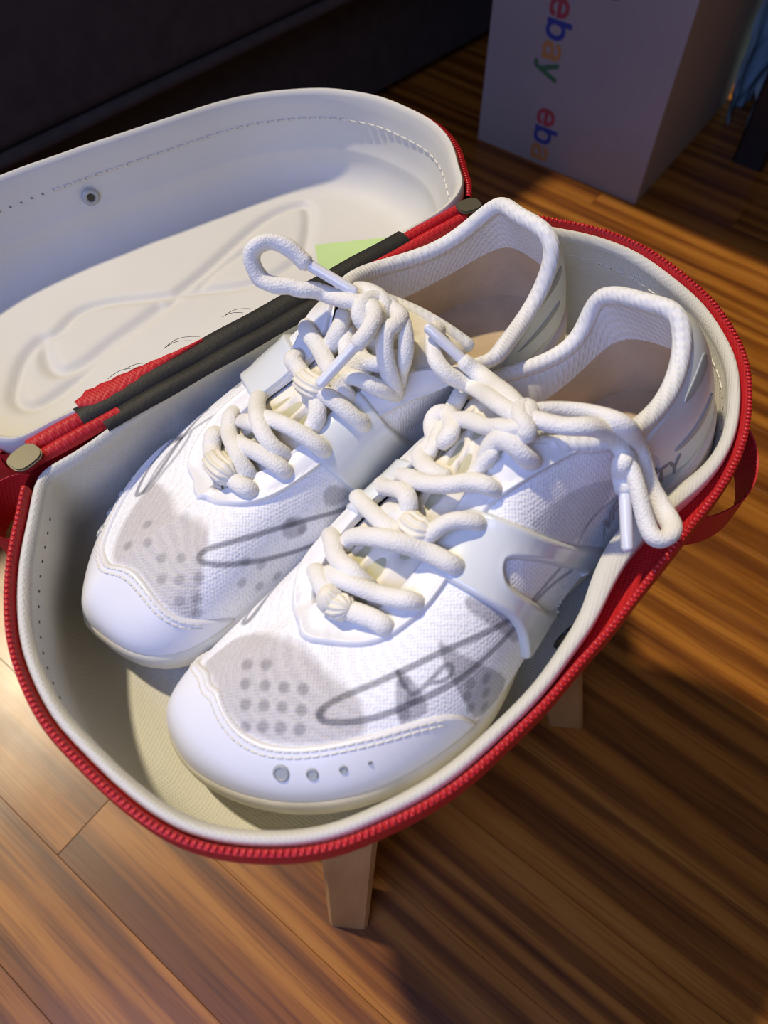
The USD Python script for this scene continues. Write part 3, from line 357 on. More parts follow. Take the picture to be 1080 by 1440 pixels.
def shell(kind, root, depth, lin_mat, label):
    """one half of the case; z = 0 at the zip, the bowl goes down to -depth"""
    lid = kind == 'lid'; X = Frame(lid); zt = -.0035 if lid else 0.
    hinge = np.clip((RQ[:, 1]-.205)/.012, 0, 1)
    front = np.zeros(len(RQ)) if lid else bump(RQ[:, 0], .163, .038)*(RQ[:, 1] < .1)
    lip = .0047 + (.0042 if lid else .0078)*front
    ext = [(0., -.0015), (.0004, -.010), (.002, -.022), (.005, -depth+.020)] + fillet(.006, -depth-.0035, .016)
    top = obj(kind, X(loft(RQ, RN, ext)), 'red_cloth', root, smooth=40, label=label)
    zl = -.0005 - .003*front + (.0022 if lid else 0)
    inn = [(lip-.0006, -.016), (lip-.0010, zl-.004), (lip-.0008, zl-.001), (lip+.0004, zl+.0004), (lip+.002+.003*front, zl), (lip+.0036+.005*front, zl-.0022)]
    inn += [(lip+.0045, zl-.008), (lip+.006, -.022), (.0140, -depth+.022)] + fillet(.0145, -depth, .020, 10) if lid else \
           [(lip+.0032+.005*front, zl-.005), (lip+.0022+.003*front, zl-.008), (.0070, -.022), (.0068, -depth+.013)] + fillet(.0068, -depth, .012, 8)
    st_in = .0055 if lid else .0022
    lin = loft(RQ, RN, inn, steps=10)
    if lid:                                       # fine even grid on the floor, for the pressed emblem
        wall = loft(RQ, RN, inn, close_bottom=False); G = Polygon(RQ - RN*inn[-1][0]); P, T = fill(G, .0021)
        lin = cat([wall, trimesh.Trimesh(np.c_[P, np.full(len(P), -depth)], T, process=False)])
    if lid: lin = trimesh.Trimesh(relief(lin.vertices, depth), lin.faces, process=False)
    obj('lining', X(lin), lin_mat, top, smooth=60)
    m = hinge < .5; idx = np.arange(len(RQ)); st = idx[m & ~np.roll(m, 1)][0]; seq = np.roll(idx, -st); seq = seq[m[seq]]
    Qz, Nz = RQ[seq], RN[seq]; n = len(Qz)
    rows = [(-.0004, -.0080), (-.0004, -.002), (.0004, .0011), (.0018, .0014), (.0027, .0004), (.0033, -.0050-.007*front[seq]), (lip[seq]-.0004, -.0062-.0095*front[seq]), (lip[seq]+.0004, -.0105-.007*front[seq])]
    V = np.vstack([np.c_[Qz-Nz*np.broadcast_to(d, n)[:, None], np.full(n, z+zt)] for d, z in rows]); F = []
    for r in range(len(rows)-1):
        i = np.arange(n-1); F += [np.c_[r*n+i, (r+1)*n+i, (r+1)*n+i+1], np.c_[r*n+i, (r+1)*n+i+1, r*n+i+1]]
    obj('zip_tape', X(trimesh.Trimesh(V, np.vstack(F), process=False)), 'red_tape', top, smooth=50)
    L = np.r_[0, np.cumsum(np.linalg.norm(np.diff(Qz, axis=0), axis=1))]; Cx = Qz - Nz*.0016; teeth = []
    tooth = trimesh.creation.icosphere(1, 1.0)
    for s_ in np.arange(.002, L[-1]-.002, .00215):
        p = [np.interp(s_, L, Cx[:, k]) for k in (0, 1)]; q = np.array([np.interp(s_, L, Nz[:, k]) for k in (0, 1)]); q /= np.linalg.norm(q)
        b = tooth.copy(); b.apply_scale([.0011, .00070, .0008]); R = np.eye(4); R[:2, 0] = q; R[:2, 1] = [-q[1], q[0]]; R[:3, 3] = [p[0], p[1], .0015+zt]; b.apply_transform(R); teeth.append(b)
    obj('zip_teeth', X(cat(teeth)), 'red_coil', top, smooth=True, kind='stuff')
    sel = lambda p: p[1] < .205 and p[0] > (.10 if lid else .16) and (lid or p[1] > .075)
    sel2 = lambda p: p[1] < .205 and (lid or p[1] > .06)
    obj('stitching', X(stitches(RQ - RN*(lip+st_in)[:, None], -.0128, sel=sel)), 'thread', top, smooth=True, kind='stuff')
    obj('needle_hole', X(stitches(RQ - RN*(lip+st_in+.0001)[:, None], -.0128, length=.0007, rad=.00036, sel=sel2)), 'dark_thread', top, smooth=True, kind='stuff')
    return top, X
# ---------------------------------------------------------------- case
cm = CASE.copy(); cm[2, 3] = RIM
if np.linalg.det(cm[:3, :3]) < 0: raise ValueError('case frame')
case = thing('shoe_case', 'open red zip-up shoe case with white lining, lying on the small wooden stool', 'case', cm)
tray, XT = shell('tray', case, RIM-TF, 'lining', 'red tray half with grey-white cloth lining')
lid, XL = shell('lid', case, .050, 'lid_lining', 'open lid half with white moulded lining and looped emblem')
# hinge: black binding rolls between two torn red tape ends
def strip(x0, x1, y, z, wid, thick, n=60, jag=0.):
    x = np.linspace(x0, x1, n); V = []; prof = [(-1, -.6), (-.8, .35), (-.25, .9), (.25, .9), (.8, .35), (1, -.6)]
    for q, (a, b) in enumerate(prof):
        w = (wid(x) if callable(wid) else wid)*(1 + jag*np.sin(x*900+q))
        V.append(np.c_[x, y(x)+a*w/2, z+b*thick + .0002*np.sin(x*170+q)])
    V = np.vstack(V); F = []
    for r in range(len(prof)-1):
        i = np.arange(n-1); F += [np.c_[r*n+i, (r+1)*n+i, (r+1)*n+i+1], np.c_[r*n+i, (r+1)*n+i+1, r*n+i+1]]
    return trimesh.Trimesh(V, np.vstack(F), process=False)
yh = lambda x: HY + 0*x
hinge = obj('hinge_binding', cat([strip(.036, .196, lambda x: yh(x)-.0040, .0006, .0088, .0016), strip(.030, .200, lambda x: yh(x)+.0045, .0016, .0105, .0017)]), 'black_tape', case, smooth=60, label='black binding along the hinge')
for m_ in (strip(.003, .044, lambda x: yh(x)-.0030, .0006, .0062, .0022), strip(.008, .044, lambda x: yh(x)+.0040, .0006, .0075, .0022), strip(.032, .090, lambda x: yh(x)+.0085-.03*(x-.04), .0030, lambda x: .0014+.0095*np.clip((.088-x)/.05, 0, 1)*np.clip((x-.029)/.010, .25, 1), .0010, jag=.08),
           strip(.168, .232, lambda x: yh(x)-.0022, .0012, .0060, .0022), strip(.182, .236, lambda x: yh(x)+.0042, .0010, .0055, .0020)):
    obj('torn_tape', m_, 'red_tape', hinge, smooth=60, label='torn red zip tape')
fr = []
for x, l in ((.062, .014), (.066, .010), (.086, .012), (.090, .016), (.112, .009), (.116, .012)):
    p = np.array([x, HY+.009, .0035]); fr.append(tube([p, p+[-l*.5, .0022*l/.01, .0012], p+[-l, .0020, .0016]], .00014, 4, step=l/6))
obj('frayed_thread', cat(fr), 'black_tape', hinge, smooth=True, kind='stuff')
def clip(c, ang, w=.0125, l=.0105):
    ring_ = Polygon([(math.copysign(abs(math.cos(t))**.7, math.cos(t))*w/2, math.copysign(abs(math.sin(t))**.7, math.sin(t))*l/2) for t in np.linspace(0, 2*np.pi, 28, endpoint=False)])
    parts = [trimesh.creation.extrude_polygon(ring_.buffer(-b), .0006, engine='earcut') for b in (0, .0005)]
    parts[1].apply_translation([0, 0, .0006]); m = cat(parts); R = trimesh.transformations.rotation_matrix(ang, [0, 0, 1]); R[:3, 3] = c; m.apply_transform(R); return m
obj('zip_end_plate', clip((.0045, HY-.0035, .0042), .2), 'brass', case, label='brass plate at the left end of the zip')
obj('zip_end_plate', clip((.2360, HY-.0010, .0042), -.2, .0125, .0095), 'brass', case, label='brass plate at the right end of the zip')
# webbing loops on the outside at both short ends
def web(pts, wid, up):
    P = np.array(pts, float); t = np.linspace(0, 1, 40); Q = CubicSpline(np.linspace(0, 1, len(P)), P)(t); V = []
    u = np.array(up, float)
    for s_ in (-.5, .5):
        for k in (0, 1): V.append(Q + u*s_*wid + np.array([0, 0, 0]) + (np.gradient(Q, axis=0)[:, [1, 0, 2]]*[1, -1, 0])*0 + k*np.array([.0008, -.0008, 0]))
    n = 40; V = np.vstack(V); F = []
    for a, b in ((0, 1), (1, 3), (3, 2), (2, 0)):
        i = np.arange(n-1); F += [np.c_[a*n+i, b*n+i, b*n+i+1], np.c_[a*n+i, b*n+i+1, a*n+i+1]]
    return trimesh.Trimesh(V, np.vstack(F), process=False)
obj('webbing_loop', web([(.2420, .0605, -.022), (.2395, .0520, -.023), (.2320, .0432, -.026), (.2200, .0380, -.028), (.2065, .0388, -.029), (.195, .0440, -.028)], .022, (0, 0, 1)), 'red_tape', case, smooth=60, label='red webbing loop on the right end')
obj('webbing_loop', web([(.006, .2200, -.022), (-.006, .2290, -.022), (-.018, .2260, -.024), (-.022, .2140, -.025), (-.016, .2040, -.025), (-.006, .2000, -.024)], .022, (0, 0, 1)), 'red_tape', case, smooth=60, label='red webbing loop on the left end')
# press studs
def stud(r, mats):
    prof = [(r*.5, -.006), (r*.5, 0), (r, 0), (r, .0008), (r*.8, .0016), (r*.55, .0016), (r*.5, .0008), (.0004, .0008)]
    return trimesh.creation.revolve(prof, sections=24)
def put(m, c, n):
    R = trimesh.geometry.align_vectors([0, 0, 1], n); R[:3, 3] = c; m.apply_transform(R); return m
i0 = np.argmin(((RQ - [.123, .030])**2).sum(1)); nn = RN[i0]
obj('press_stud', put(stud(.0062, 0), np.r_[RQ[i0]-nn*.0125, -.022], np.r_[-nn, .25]), 'snap_black', tray, label='black press stud inside the front wall')
i1 = np.argmin(((RQ - [.118, .025])**2).sum(1)); nn = RN[i1]
st = put(stud(.0048, 0), np.r_[RQ[i1]-nn*.0120, -.0225], np.r_[-nn, .12]); obj('eyelet', XL(st), 'slot_grey', lid, label='grey metal eyelet in the back wall of the lid')
st = put(trimesh.creation.cylinder(.0020, .0022, sections=20), np.r_[RQ[i1]-nn*.0122, -.0225], np.r_[-nn, .12]); obj('eyelet_hole', XL(st), 'snap_black', lid, label='dark hole of the eyelet')
# ---------------------------------------------------------------- green note on the lid
nt = np.array(NOTE); nx, ny = np.meshgrid(np.linspace(0, 1, 12), np.linspace(0, 1, 10), indexing='ij')
NP = (nt[0]*(1-nx[..., None])*(1-ny[..., None]) + nt[1]*nx[..., None]*(1-ny[..., None]) + nt[2]*nx[..., None]*ny[..., None] + nt[3]*(1-nx[..., None])*ny[..., None])
nz = -.0492 + .0012*ny**2
V = np.c_[NP.reshape(-1, 2), nz.ravel()]; V = np.vstack([V, V-[0, 0, .0003]]); Fg = grid_faces(12, 10)
nm_ = XL(trimesh.Trimesh(V, np.vstack([Fg, Fg[:, ::-1]+120]), process=False)); nm_.apply_transform(cm)
obj('sticky_note', nm_, 'note_green', smooth=60, label='pale green sticky note lying inside the open lid', category='note')
# ---------------------------------------------------------------- stool
ctr = np.array([.1125, .1390]); sm = cm.copy(); sm[:2, 3] = cm[:2, 0]*ctr[0] + cm[:2, 1]*ctr[1]; sm[2, 3] = 0
stool = thing('stool', 'small pale wooden stool with splayed tapered legs under the shoe case', 'stool', sm)
STH = TF - .0040
seat = trimesh.creation.revolve([(0, 0), (.080, 0), (.086, .003), (.088, .008), (.088, .013), (.085, .018), (0, .018)], sections=64); seat.apply_translation([0, 0, STH-.018])
obj('seat', seat, 'birch', stool, smooth=40)
def leg(top, bot, wt, wb, zt, turn=0.):
    V = []
    for (c, w, z) in ((bot, wb, 0), (top, wt, zt)):
        for i in range(4):
            sx, sy = [(-1, -1), (1, -1), (1, 1), (-1, 1)][i]
            for bx, by in (((1, .82), (.82, 1)) if i in (0, 2) else ((.82, 1), (1, .82))): x_, y_ = sx*w/2*bx, sy*w/2*by; V.append([c[0]+x_*math.cos(turn)-y_*math.sin(turn), c[1]+x_*math.sin(turn)+y_*math.cos(turn), z])
    V = np.array(V); return trimesh.convex.convex_hull(V)
for (sx, sy) in ((-1, -1), (1, -1), (1, 1), (-1, 1)):
    obj('leg', leg((sx*.0560, sy*.0500), (sx*.0995, sy*.0895), .0345, .0245, STH-.012, math.pi/4), 'birch', stool, smooth=False)
# ---------------------------------------------------------------- sofa
sd = np.array([.7071, .7071, 0]); sn = np.array([-.7071, .7071, 0]); sf = np.eye(4); sf[:3, 0], sf[:3, 1] = sd, sn; sf[:2, 3] = sn[:2]*.660
sofa = thing('sofa', 'dark charcoal fabric sofa standing behind the open case', 'sofa', sf)
def rbox(c, e, r):
    x, y, z = np.array(e)/2-r
    import manifold3d as m3
    sp = m3.Manifold.sphere(r, 16); hull = m3.Manifold.batch_hull([sp.translate([a*x, b*y, d*z]) for a in (-1, 1) for b in (-1, 1) for d in (-1, 1)]).to_mesh()
    m = trimesh.Trimesh(hull.vert_properties[:, :3], hull.tri_verts, process=False); m.apply_translation(c); return m
SL, SR = -.95, 1.35
smid, slen = (SL+SR)/2, SR-SL
obj('base', box((smid, .42, .080), (slen-.02, .80, .13)), 'sofa_cloth', sofa)
obj('seat_apron', rbox((smid, .40, .255), (slen, .84, .19), .018), 'sofa_cloth', sofa, smooth=40)
obj('welt', tube([(SL, -.022, .163), (smid, -.022, .163), (SR, -.022, .163)], .006, 10, step=.02), 'sofa_cloth', sofa, smooth=True)
obj('seat_cushion', rbox((smid, .44, .415), (slen-.02, .80, .13), .05), 'sofa_cloth', sofa, smooth=40)
obj('backrest', rbox((smid, .82, .58), (slen, .20, .46), .06), 'sofa_cloth', sofa, smooth=40)
for k, (x, y) in enumerate(((SL+.08, .06), (SR-.08, .06), (SL+.08, .76), (SR-.08, .76))): obj('foot', box((x, y, .0075), (.05, .05, .0155)), 'black_wood', sofa)
# ---------------------------------------------------------------- carton
BO = np.array([.1138, .8776]); BA = np.array([.2828, .7528])-BO; bw = np.linalg.norm(BA); BA /= bw; BB = np.array([-BA[1], BA[0]])
if BB[1] < 0: BB = -BB
bm = np.eye(4); bm[:2, 0], bm[:2, 1] = BA, BB; bm[:2, 3] = BO
carton = thing('carton', 'white shipping carton with coloured lettering standing by the sofa', 'box', bm)
bd, bh = .26, .32
cb = box((bw/2, bd/2, bh/2), (bw, bd, bh)); obj('body', cb, 'carton', carton)
obj('flap', box((bw/2, bd*.25, bh+.0015), (bw, bd*.5-.001, .003)), 'carton', carton); obj('flap', box((bw/2, bd*.75, bh+.0015), (bw, bd*.5-.001, .003)), 'carton', carton)
def word(chars, x, z0, hgt, step, tilt=0.):
    """lettering that reads downwards on the front face; letters with their own colours"""
    z = z0
    for ch, mt in chars:
        t = meshkit.text_mesh(ch, hgt, .0005, bold=True); lo, hi = t.bounds; adv = hi[0]-lo[0]
        # letter +x -> down (-z), letter +y -> +x of the face
        V = t.vertices; P = np.c_[x + V[:, 1], -.0003 + .0*V[:, 2], z - (V[:, 0]-lo[0])]; P[:, 1] = -V[:, 2]
        obj('printed_letter', trimesh.Trimesh(P, t.faces, process=False), mt, carton, smooth=False)
        z -= adv + step
EB = [('e', 'print_red'), ('b', 'print_blue'), ('a', 'print_orange'), ('y', 'print_green')]
for x, z0, k in ((.0665, .177, 4), (.0735, .066, 3), (.118, .229, 2)): word(EB[:k], x, z0, .027, .0015)
# ---------------------------------------------------------------- dark chair at the right edge
chm = np.eye(4); chm[:2, 0], chm[:2, 1] = BA, BB; chm[:2, 3] = (.435, .835)
chair = thing('chair', 'black wooden chair with a thick leg standing at the right of the carton', 'chair', chm)
for (x, y) in ((0, 0), (.38, 0), (.38, .36), (0, .36)):
    obj('leg', leg((x, y), (x, y), .045, .036, .40), 'black_wood', chair, smooth=False)
obj('seat', rbox((.19, .18, .425), (.47, .45, .05), .02), 'black_wood', chair, smooth=40)
obj('stretcher', box((.19, .0, .12), (.36, .02, .03)), 'black_wood', chair); obj('stretcher', box((.38, .18, .10), (.02, .34, .03)), 'black_wood', chair)
obj('backrest', rbox((.19, .385, .62), (.44, .03, .40), .012), 'black_wood', chair, smooth=40)
# crumpled blue carrier bag between carton and chair
gx, gz = np.meshgrid(np.linspace(0, 1, 40), np.linspace(0, 1, 40), indexing='ij')
def film(off):
    P = np.stack([gx*.13, off + 0*gx, gz*.30], -1)
    nz_ = meshkit.fbm(np.stack([gx*5, gz*2.5, np.full_like(gx, off*40)], -1).reshape(-1, 3), 4, 5).reshape(gx.shape)
    P[..., 1] += (nz_-.5)*.07*(1 if off > 0 else 1); P[..., 0] += (nz_-.5)*.02; P[..., 1] += (0.5-gx)**2*.05; return P.reshape(-1, 3)
bagm = np.eye(4); bagm[:2, 0], bagm[:2, 1] = BB, -BA; bagm[:2, 3] = np.array([.452, .888])
bag = trimesh.Trimesh(np.vstack([film(0.), film(.03)]), np.vstack([grid_faces(40, 40), grid_faces(40, 40)+1600]), process=False)
bag.apply_translation([0, 0, -bag.bounds[0, 2]]); bag.apply_transform(bagm)
obj('plastic_bag', bag, 'blue_film', smooth=60, label='crumpled bluish plastic bag between the carton and the black chair', category='bag')
# ---------------------------------------------------------------- shoes
SA, SH = .034, .066       # metres per unit of a and h, roughly
def dense_ring(poly, step):
    P = np.vstack([poly, poly[:1]])*[SA, SH]; d = np.r_[0, np.cumsum(np.linalg.norm(np.diff(P, axis=0), axis=1))]
    t = np.linspace(0, d[-1], max(12, int(d[-1]/step)), endpoint=False); return np.c_[np.interp(t, d, P[:, 0]), np.interp(t, d, P[:, 1])]
def soft(poly, r):
    """rounds a polygon's corners (metric space)"""
    return poly.buffer(r).buffer(-2*r).buffer(r)
def chaikin(P, n=2, closed=True):
    P = np.asarray(P, float)
    for _ in range(n):
        A, B = (P, np.roll(P, -1, 0)) if closed else (P[:-1], P[1:])
        Q = np.empty((2*len(A), 2)); Q[0::2] = .75*A+.25*B; Q[1::2] = .25*A+.75*B
        if not closed: Q = np.vstack([P[:1], Q, P[-1:]])
        P = Q
    return P
def patch(L, poly, d=.0009, r=.0012, step=.0019, holes=(), under=.0012, ridge=0., smooth_n=2, at=None, edge_rows=True):
    """a panel lying on the shoe's skin: thickness d, edge rounded over r; ridge raises a piping along its rim"""
    G = Polygon(L.flat(chaikin(poly, smooth_n))).buffer(0)
    for hl in holes: G = G.difference(Polygon(L.flat(chaikin(hl, smooth_n))).buffer(0))
    if G.geom_type != 'Polygon': G = max(G.geoms, key=lambda g: g.area)
    P, T = fill(G, step, (r*.12, r*.4, r, r*1.7) if edge_rows else ()); dist = shapely.distance(shapely.points(P), G.boundary)
    q = np.clip(dist/r, 0, 1); off = -under + (d+under)*np.sqrt(1-(1-q)**2)
    if ridge: off = off + ridge*np.exp(-((dist-r*1.3)/(r*.7))**2)
    f = at or (lambda a, h, o: L.at(a, h, o))
    return L.mesh(f(*L.unflat(P), off), T)
def line_on(L, path, d, r, n=6, up=None, step=None):
    P = np.asarray(path, float); return L.out(L.at(P[:, 0], P[:, 1], d))
def stitch_row(L, path, d, length=.0021, gap=.0009, rad=.00042):
    P = chaikin(path, 3, False); X = L.at(P[:, 0], P[:, 1], d); s_ = np.r_[0, np.cumsum(np.linalg.norm(np.diff(X, axis=0), axis=1))]; out = []
    g = lambda t: np.array([np.interp(t, s_, X[:, k]) for k in range(3)])
    for t in np.arange(.001, s_[-1]-length, length+gap): out.append(tube(L.out([g(t), g(t+length/2), g(t+length)]), rad, 5, step=length/2))
    return cat(out)
def shade(A, lo, hi): return np.clip((hi-A)/(hi-lo), 0, 1)
def make_shoe(k, label):
    L = Last(FIT[k], k == 'R'); root = thing('shoe', label, 'shoe', L.M)
    F_ = k == 'F'
    # ---- mesh upper with what shows through it
    na, nh = 1000, 110; a = np.linspace(0, NS, na, endpoint=False); h = np.linspace(0, 1, nh)
    A, H = np.meshgrid(a, h, indexing='ij'); X = L.raw(A, H); up = L.mesh(X.reshape(-1, 3), grid_faces(na, nh, True))
    Pm = np.c_[A.ravel()*SA, H.ravel()*SH]; pts = shapely.points(Pm); tone = np.ones(len(Pm)); white = np.ones(3)
    col = np.ones((len(Pm), 3))
    def zone(name, c, amt, edge=.0006, dx=0):
        nonlocal col
        G = Polygon(chaikin(U[name], 1)*[SA, SH]).buffer(0); m = np.where(shapely.contains_xy(G, Pm[:, 0], Pm[:, 1]), 1., 0.)
        near = shapely.distance(pts, G.boundary); m = np.clip(.5 + (2*m-1)*near/edge*.5, 0, 1)*amt
        col = col*(1-m[:, None]) + col*np.array(c)*m[:, None]
    def stroke(path, c, w, amt, edge=.0005):
        nonlocal col
        c_ = chaikin(path, 4, False); c_ = np.vstack([c_[:-1] + (c_[1:]-c_[:-1])*t_ for t_ in np.linspace(0, 1, 6)])
        near = cKDTree(L.raw(c_[:, 0], c_[:, 1])).query(X.reshape(-1, 3), distance_upper_bound=.006)[0]; near = np.minimum(near, 1.); m = np.clip((w-near)/edge + .5, 0, 1)*amt
        col = col*(1-m[:, None]) + col*np.array(c)*m[:, None]
    def spot(p, c, w, amt): stroke([p, (p[0]+.002, p[1])], c, w, amt, .0012)
    G1, G2, LN = (.50, .46, .435), (.46, .45, .47), (.26, .26, .29)
    zone('patch1F' if F_ else 'patch1R', G1, .72, .0015)
    for n_ in ('patch2F', 'patch3F', 'patch4F'): zone(n_, G2, .9)
    for n_ in ('patch2R', 'patch3R'): zone(n_, G2, .75)
    zone('patch5F', (.66, .68, .70), .9); zone('panelF', (.74, .77, .79), .9)
    if F_:
        for p in U['dotsF']: spot(p, (.52, .52, .55), .0020, .85)
    else:
        for p in U['dotsR']: spot(p, (.60, .60, .62), .0020, .85)
        for p in U['dotsF'][15:]: spot(p, (.52, .52, .55), .0020, .85)
    medial = [(13.75+.05, .10), *[tuple(p) for p in U['loop1R'][1:-1]], (13.8, .07)]
    stroke(U['loop1R'], LN, .0011, .85); stroke(U['loop1F'], LN, .0011, .85); stroke(U['loop2F'], LN, .0008, .75)
    stroke(U['loop3F'], LN, .0009, .8); stroke(U['loop4F'], LN, .0009, .8); stroke(U['swirlF'], (.28, .28, .30), .0018, .9); stroke(U['edgeF'], (.45, .44, .45), .0007, .7)
    if not F_: stroke(U['loop2R'], LN, .0008, .6)
    arc = np.r_[0, np.cumsum(np.linalg.norm(np.diff(X[:, nh//2], axis=0), axis=1))]
    har = np.cumsum(np.linalg.norm(np.diff(X, axis=1, prepend=X[:, :1]), axis=2), axis=1)
    uv = np.stack([np.repeat(arc[:, None], nh, 1), har], -1).reshape(-1, 2)
    upper = obj('upper', up, 'mesh', root, smooth=True, uv=uv, color=col, label='white mesh upper over grey perforated foam, marked with thin grey loops')
    # ---- sole
    q = np.linspace(0, NS, 260, endpoint=False); O = L.O(q); t = L.O(q, 1); t /= np.linalg.norm(t, axis=1)[:, None]; no = np.c_[-t[:, 1], t[:, 0]]
    c0 = O.mean(0)
    if ((O+no*.01-c0)**2).sum() < ((O-c0)**2).sum(): no = -no
    prof = [(-.010, .0005), (-.002, .0), (.0008, .0015), (.0022, .0045), (.0024, .0095), (.0015, .0125), (-.0015, .0140), (-.006, .0140)]
    und = .0055*(np.exp(-((q-4.1)/.9)**2) + np.exp(-((q-14.6)/1.1)**2)); V = np.vstack([np.c_[O+no*(b-und)[:, None], np.full(260, z)] for b, z in prof]); Fs = []
    for r in range(len(prof)-1):
        i = np.arange(260); j = (i+1) % 260; Fs += [np.c_[r*260+i, r*260+j, (r+1)*260+j], np.c_[r*260+i, (r+1)*260+j, (r+1)*260+i]]
    for r, s_ in ((0, 1), (len(prof)-1, -1)):
        V = np.vstack([V, [[*c0, prof[r][1]]]]); i = np.arange(260); Fs.append(np.c_[r*260+i, np.full(260, len(V)-1), r*260+(i+1) % 260])
    Wd = L.world(V); Wd[:, 2] = np.maximum(Wd[:, 2], TF + .0004); V = L.local(Wd)     # rests on the lining
    sole = obj('sole', L.mesh(V, np.vstack(Fs)), 'rubber', root, smooth=50, label='cream rubber sole')
    obj('heel_wedge', patch(L, [(-2.2, 0), (3.0, 0), (2.75, .11), (2.2, .16), (1.2, .19), (0, .20), (-1.2, .18), (-2, .12)], .0022, .0015), 'foam_pink', root, smooth=60, label='pale pink foam wedge at the heel')
    # ---- toe cap with two rows of stitching and vent holes
    CAP = CAPS[k] + [(12.33, .05), (12.4, 0)]
    cap = obj('toe_cap', patch(L, CAP, .0012, .0010, ridge=.0002, smooth_n=1), 'cap_leather', root, smooth=60, label='smooth white leather toe cap')
    C_ = np.array(CAP); inn = C_[4:-4].copy()
    for dh in (.030, .062): obj('stitching', stitch_row(L, inn-[0, dh], .00125), 'thread', cap, smooth=True, kind='stuff')
    for (aa, hh, rr) in VENTS:
        ct = L.at(aa, hh, .0013); nn = L.nrm(aa, hh)*SGN
        ring_ = trimesh.creation.revolve([(.00005, .0001), (rr*.86, .0001), (rr, .0005), (rr*1.15, .0004), (rr*1.35, -.0002)], sections=20); R = trimesh.geometry.align_vectors([0, 0, 1], L.out(nn)); R[:3, 3] = L.out(ct)-0*nn
        ring_.apply_transform(R); obj('vent_hole', ring_, 'slot_grey', cap, smooth=30)
    # ---- eyestay round the throat
    stay = [(3.2, 1.), (3.28, .93), (3.37, .88)] + STAYS[k] + [(15.0, .78), (15.4, .85), (15.8, .93), (15.9, 1.)]
    es = obj('eyestay', patch(L, stay, .0013, .0010, step=.0016, ridge=.0007, smooth_n=1), 'patent', root, smooth=60, label='glossy white patent eyestay around the laces')
    # ---- midfoot straps on both sides
    win = U['winF']; st = U['strapF']
    obj('strap', patch(L, st, .0024, .0011, holes=[win], step=.0016, ridge=.0003), 'tpu', root, smooth=60, label='glossy strap with a window on the outer side')
    med = [(12.95, 1.), (13.055, .958), (13.5, .662), (13.987, .423), (14.374, .204), (14.55, .0), (15.6, 0), (15.274, .223), (14.703, .522), (14.303, .707), (13.852, .959), (13.8, 1.)]
    obj('strap', patch(L, med, .0024, .0011, step=.0016, ridge=.0003), 'tpu', root, smooth=60, label='glossy strap on the inner side')
    # ---- heel film with slots, on both sides
    film_ = [(-2.6, .22), (-1.8, .72), (-1.0, .93), (0, .95), (1.0, .93), (1.8, .90), (2.5, .80), (2.75, .62), (2.45, .40), (2.6, .22), (1.2, .20), (0, .20), (-1.2, .20)]
    hf = obj('heel_counter', patch(L, film_, .0009, .0012), 'heel_film', root, smooth=60, label='pale translucent heel counter with dark slots')
    for sl in ([(1.25, .60), (1.75, .66), (2.05, .72), (1.95, .78), (1.5, .76), (1.2, .70)], [(1.4, .36), (2.0, .38), (2.3, .40), (2.25, .45), (1.6, .45), (1.3, .42)], [(-1.2, .60), (-1.7, .66), (-2.0, .70), (-1.9, .76), (-1.4, .74), (-1.1, .70)], [(-1.3, .36), (-2.0, .38), (-2.2, .42), (-1.5, .45), (-1.2, .42)]):
        obj('slot', patch(L, sl, .0013, .0006, step=.0012), 'slot_grey', hf, smooth=60)
    # ---- collar roll, lining, insole
    qa = np.linspace(-4.05, 4.05, 70); Cc = L.E(qa % NS); cin = Cc.copy(); ctr = Cc[:, :2].mean(0)
    rr = .0036 - .0010*np.clip((np.abs(qa)-3.2)/.8, 0, 1)
    V = L.out(Cc - [0, 0, .0012]); obj('collar', tube(V[::2], rr[::2], 14, step=.0016), 'knit', root, smooth=True, label='ribbed white knit collar')
    q = np.linspace(0, NS, 240, endpoint=False); E_ = L.E(q); O_ = L.O(q); to = L.O(q, 1); to /= np.linalg.norm(to, axis=1)[:, None]; no = np.c_[-to[:, 1], to[:, 0]]
    if ((O_+no*.01-c0)**2).sum() < ((O_-c0)**2).sum(): no = -no
    throat_ = ((q > 4.3) & (q < 14.7))[:, None]
    top = np.c_[E_[:, :2]-no*np.where(throat_, .001, .0026), E_[:, 2]-.002]; bot = np.c_[O_-no*.0062, np.full(240, .0225)]
    up2 = L.raw(q, np.full(240, .30))[:, :2] - no*.006
    def lin(u0, u1, m=10):
        V = []
        for u in np.linspace(u0, u1, m):
            mid = np.c_[up2, .0225+.35*(top[:, 2]-.0225)]
            V.append((1-u)**2*top + 2*u*(1-u)*mid + u*u*bot)
        V = np.array(V).transpose(1, 0, 2); return L.mesh(V.reshape(-1, 3), grid_faces(240, m, True)[:, ::-1])
    obj('collar_lining', lin(0, .36), 'knit', root, smooth=60); obj('lining', lin(.35, 1.), 'suede', root, smooth=60, label='tan suede lining inside')
    V = [np.c_[c0 + (bot[:, :2]-c0)*s_, np.full(240, .0225 - .0015*(1-s_))] for s_ in np.linspace(1, .02, 14)]
    obj('insole', L.mesh(np.array(V).transpose(1, 0, 2).reshape(-1, 3), grid_faces(240, 14, True)), 'insole_tan', root, smooth=60, label='tan insole')
    # ---- tongue: perforated foam over an olive backing
    kmin = 3.5
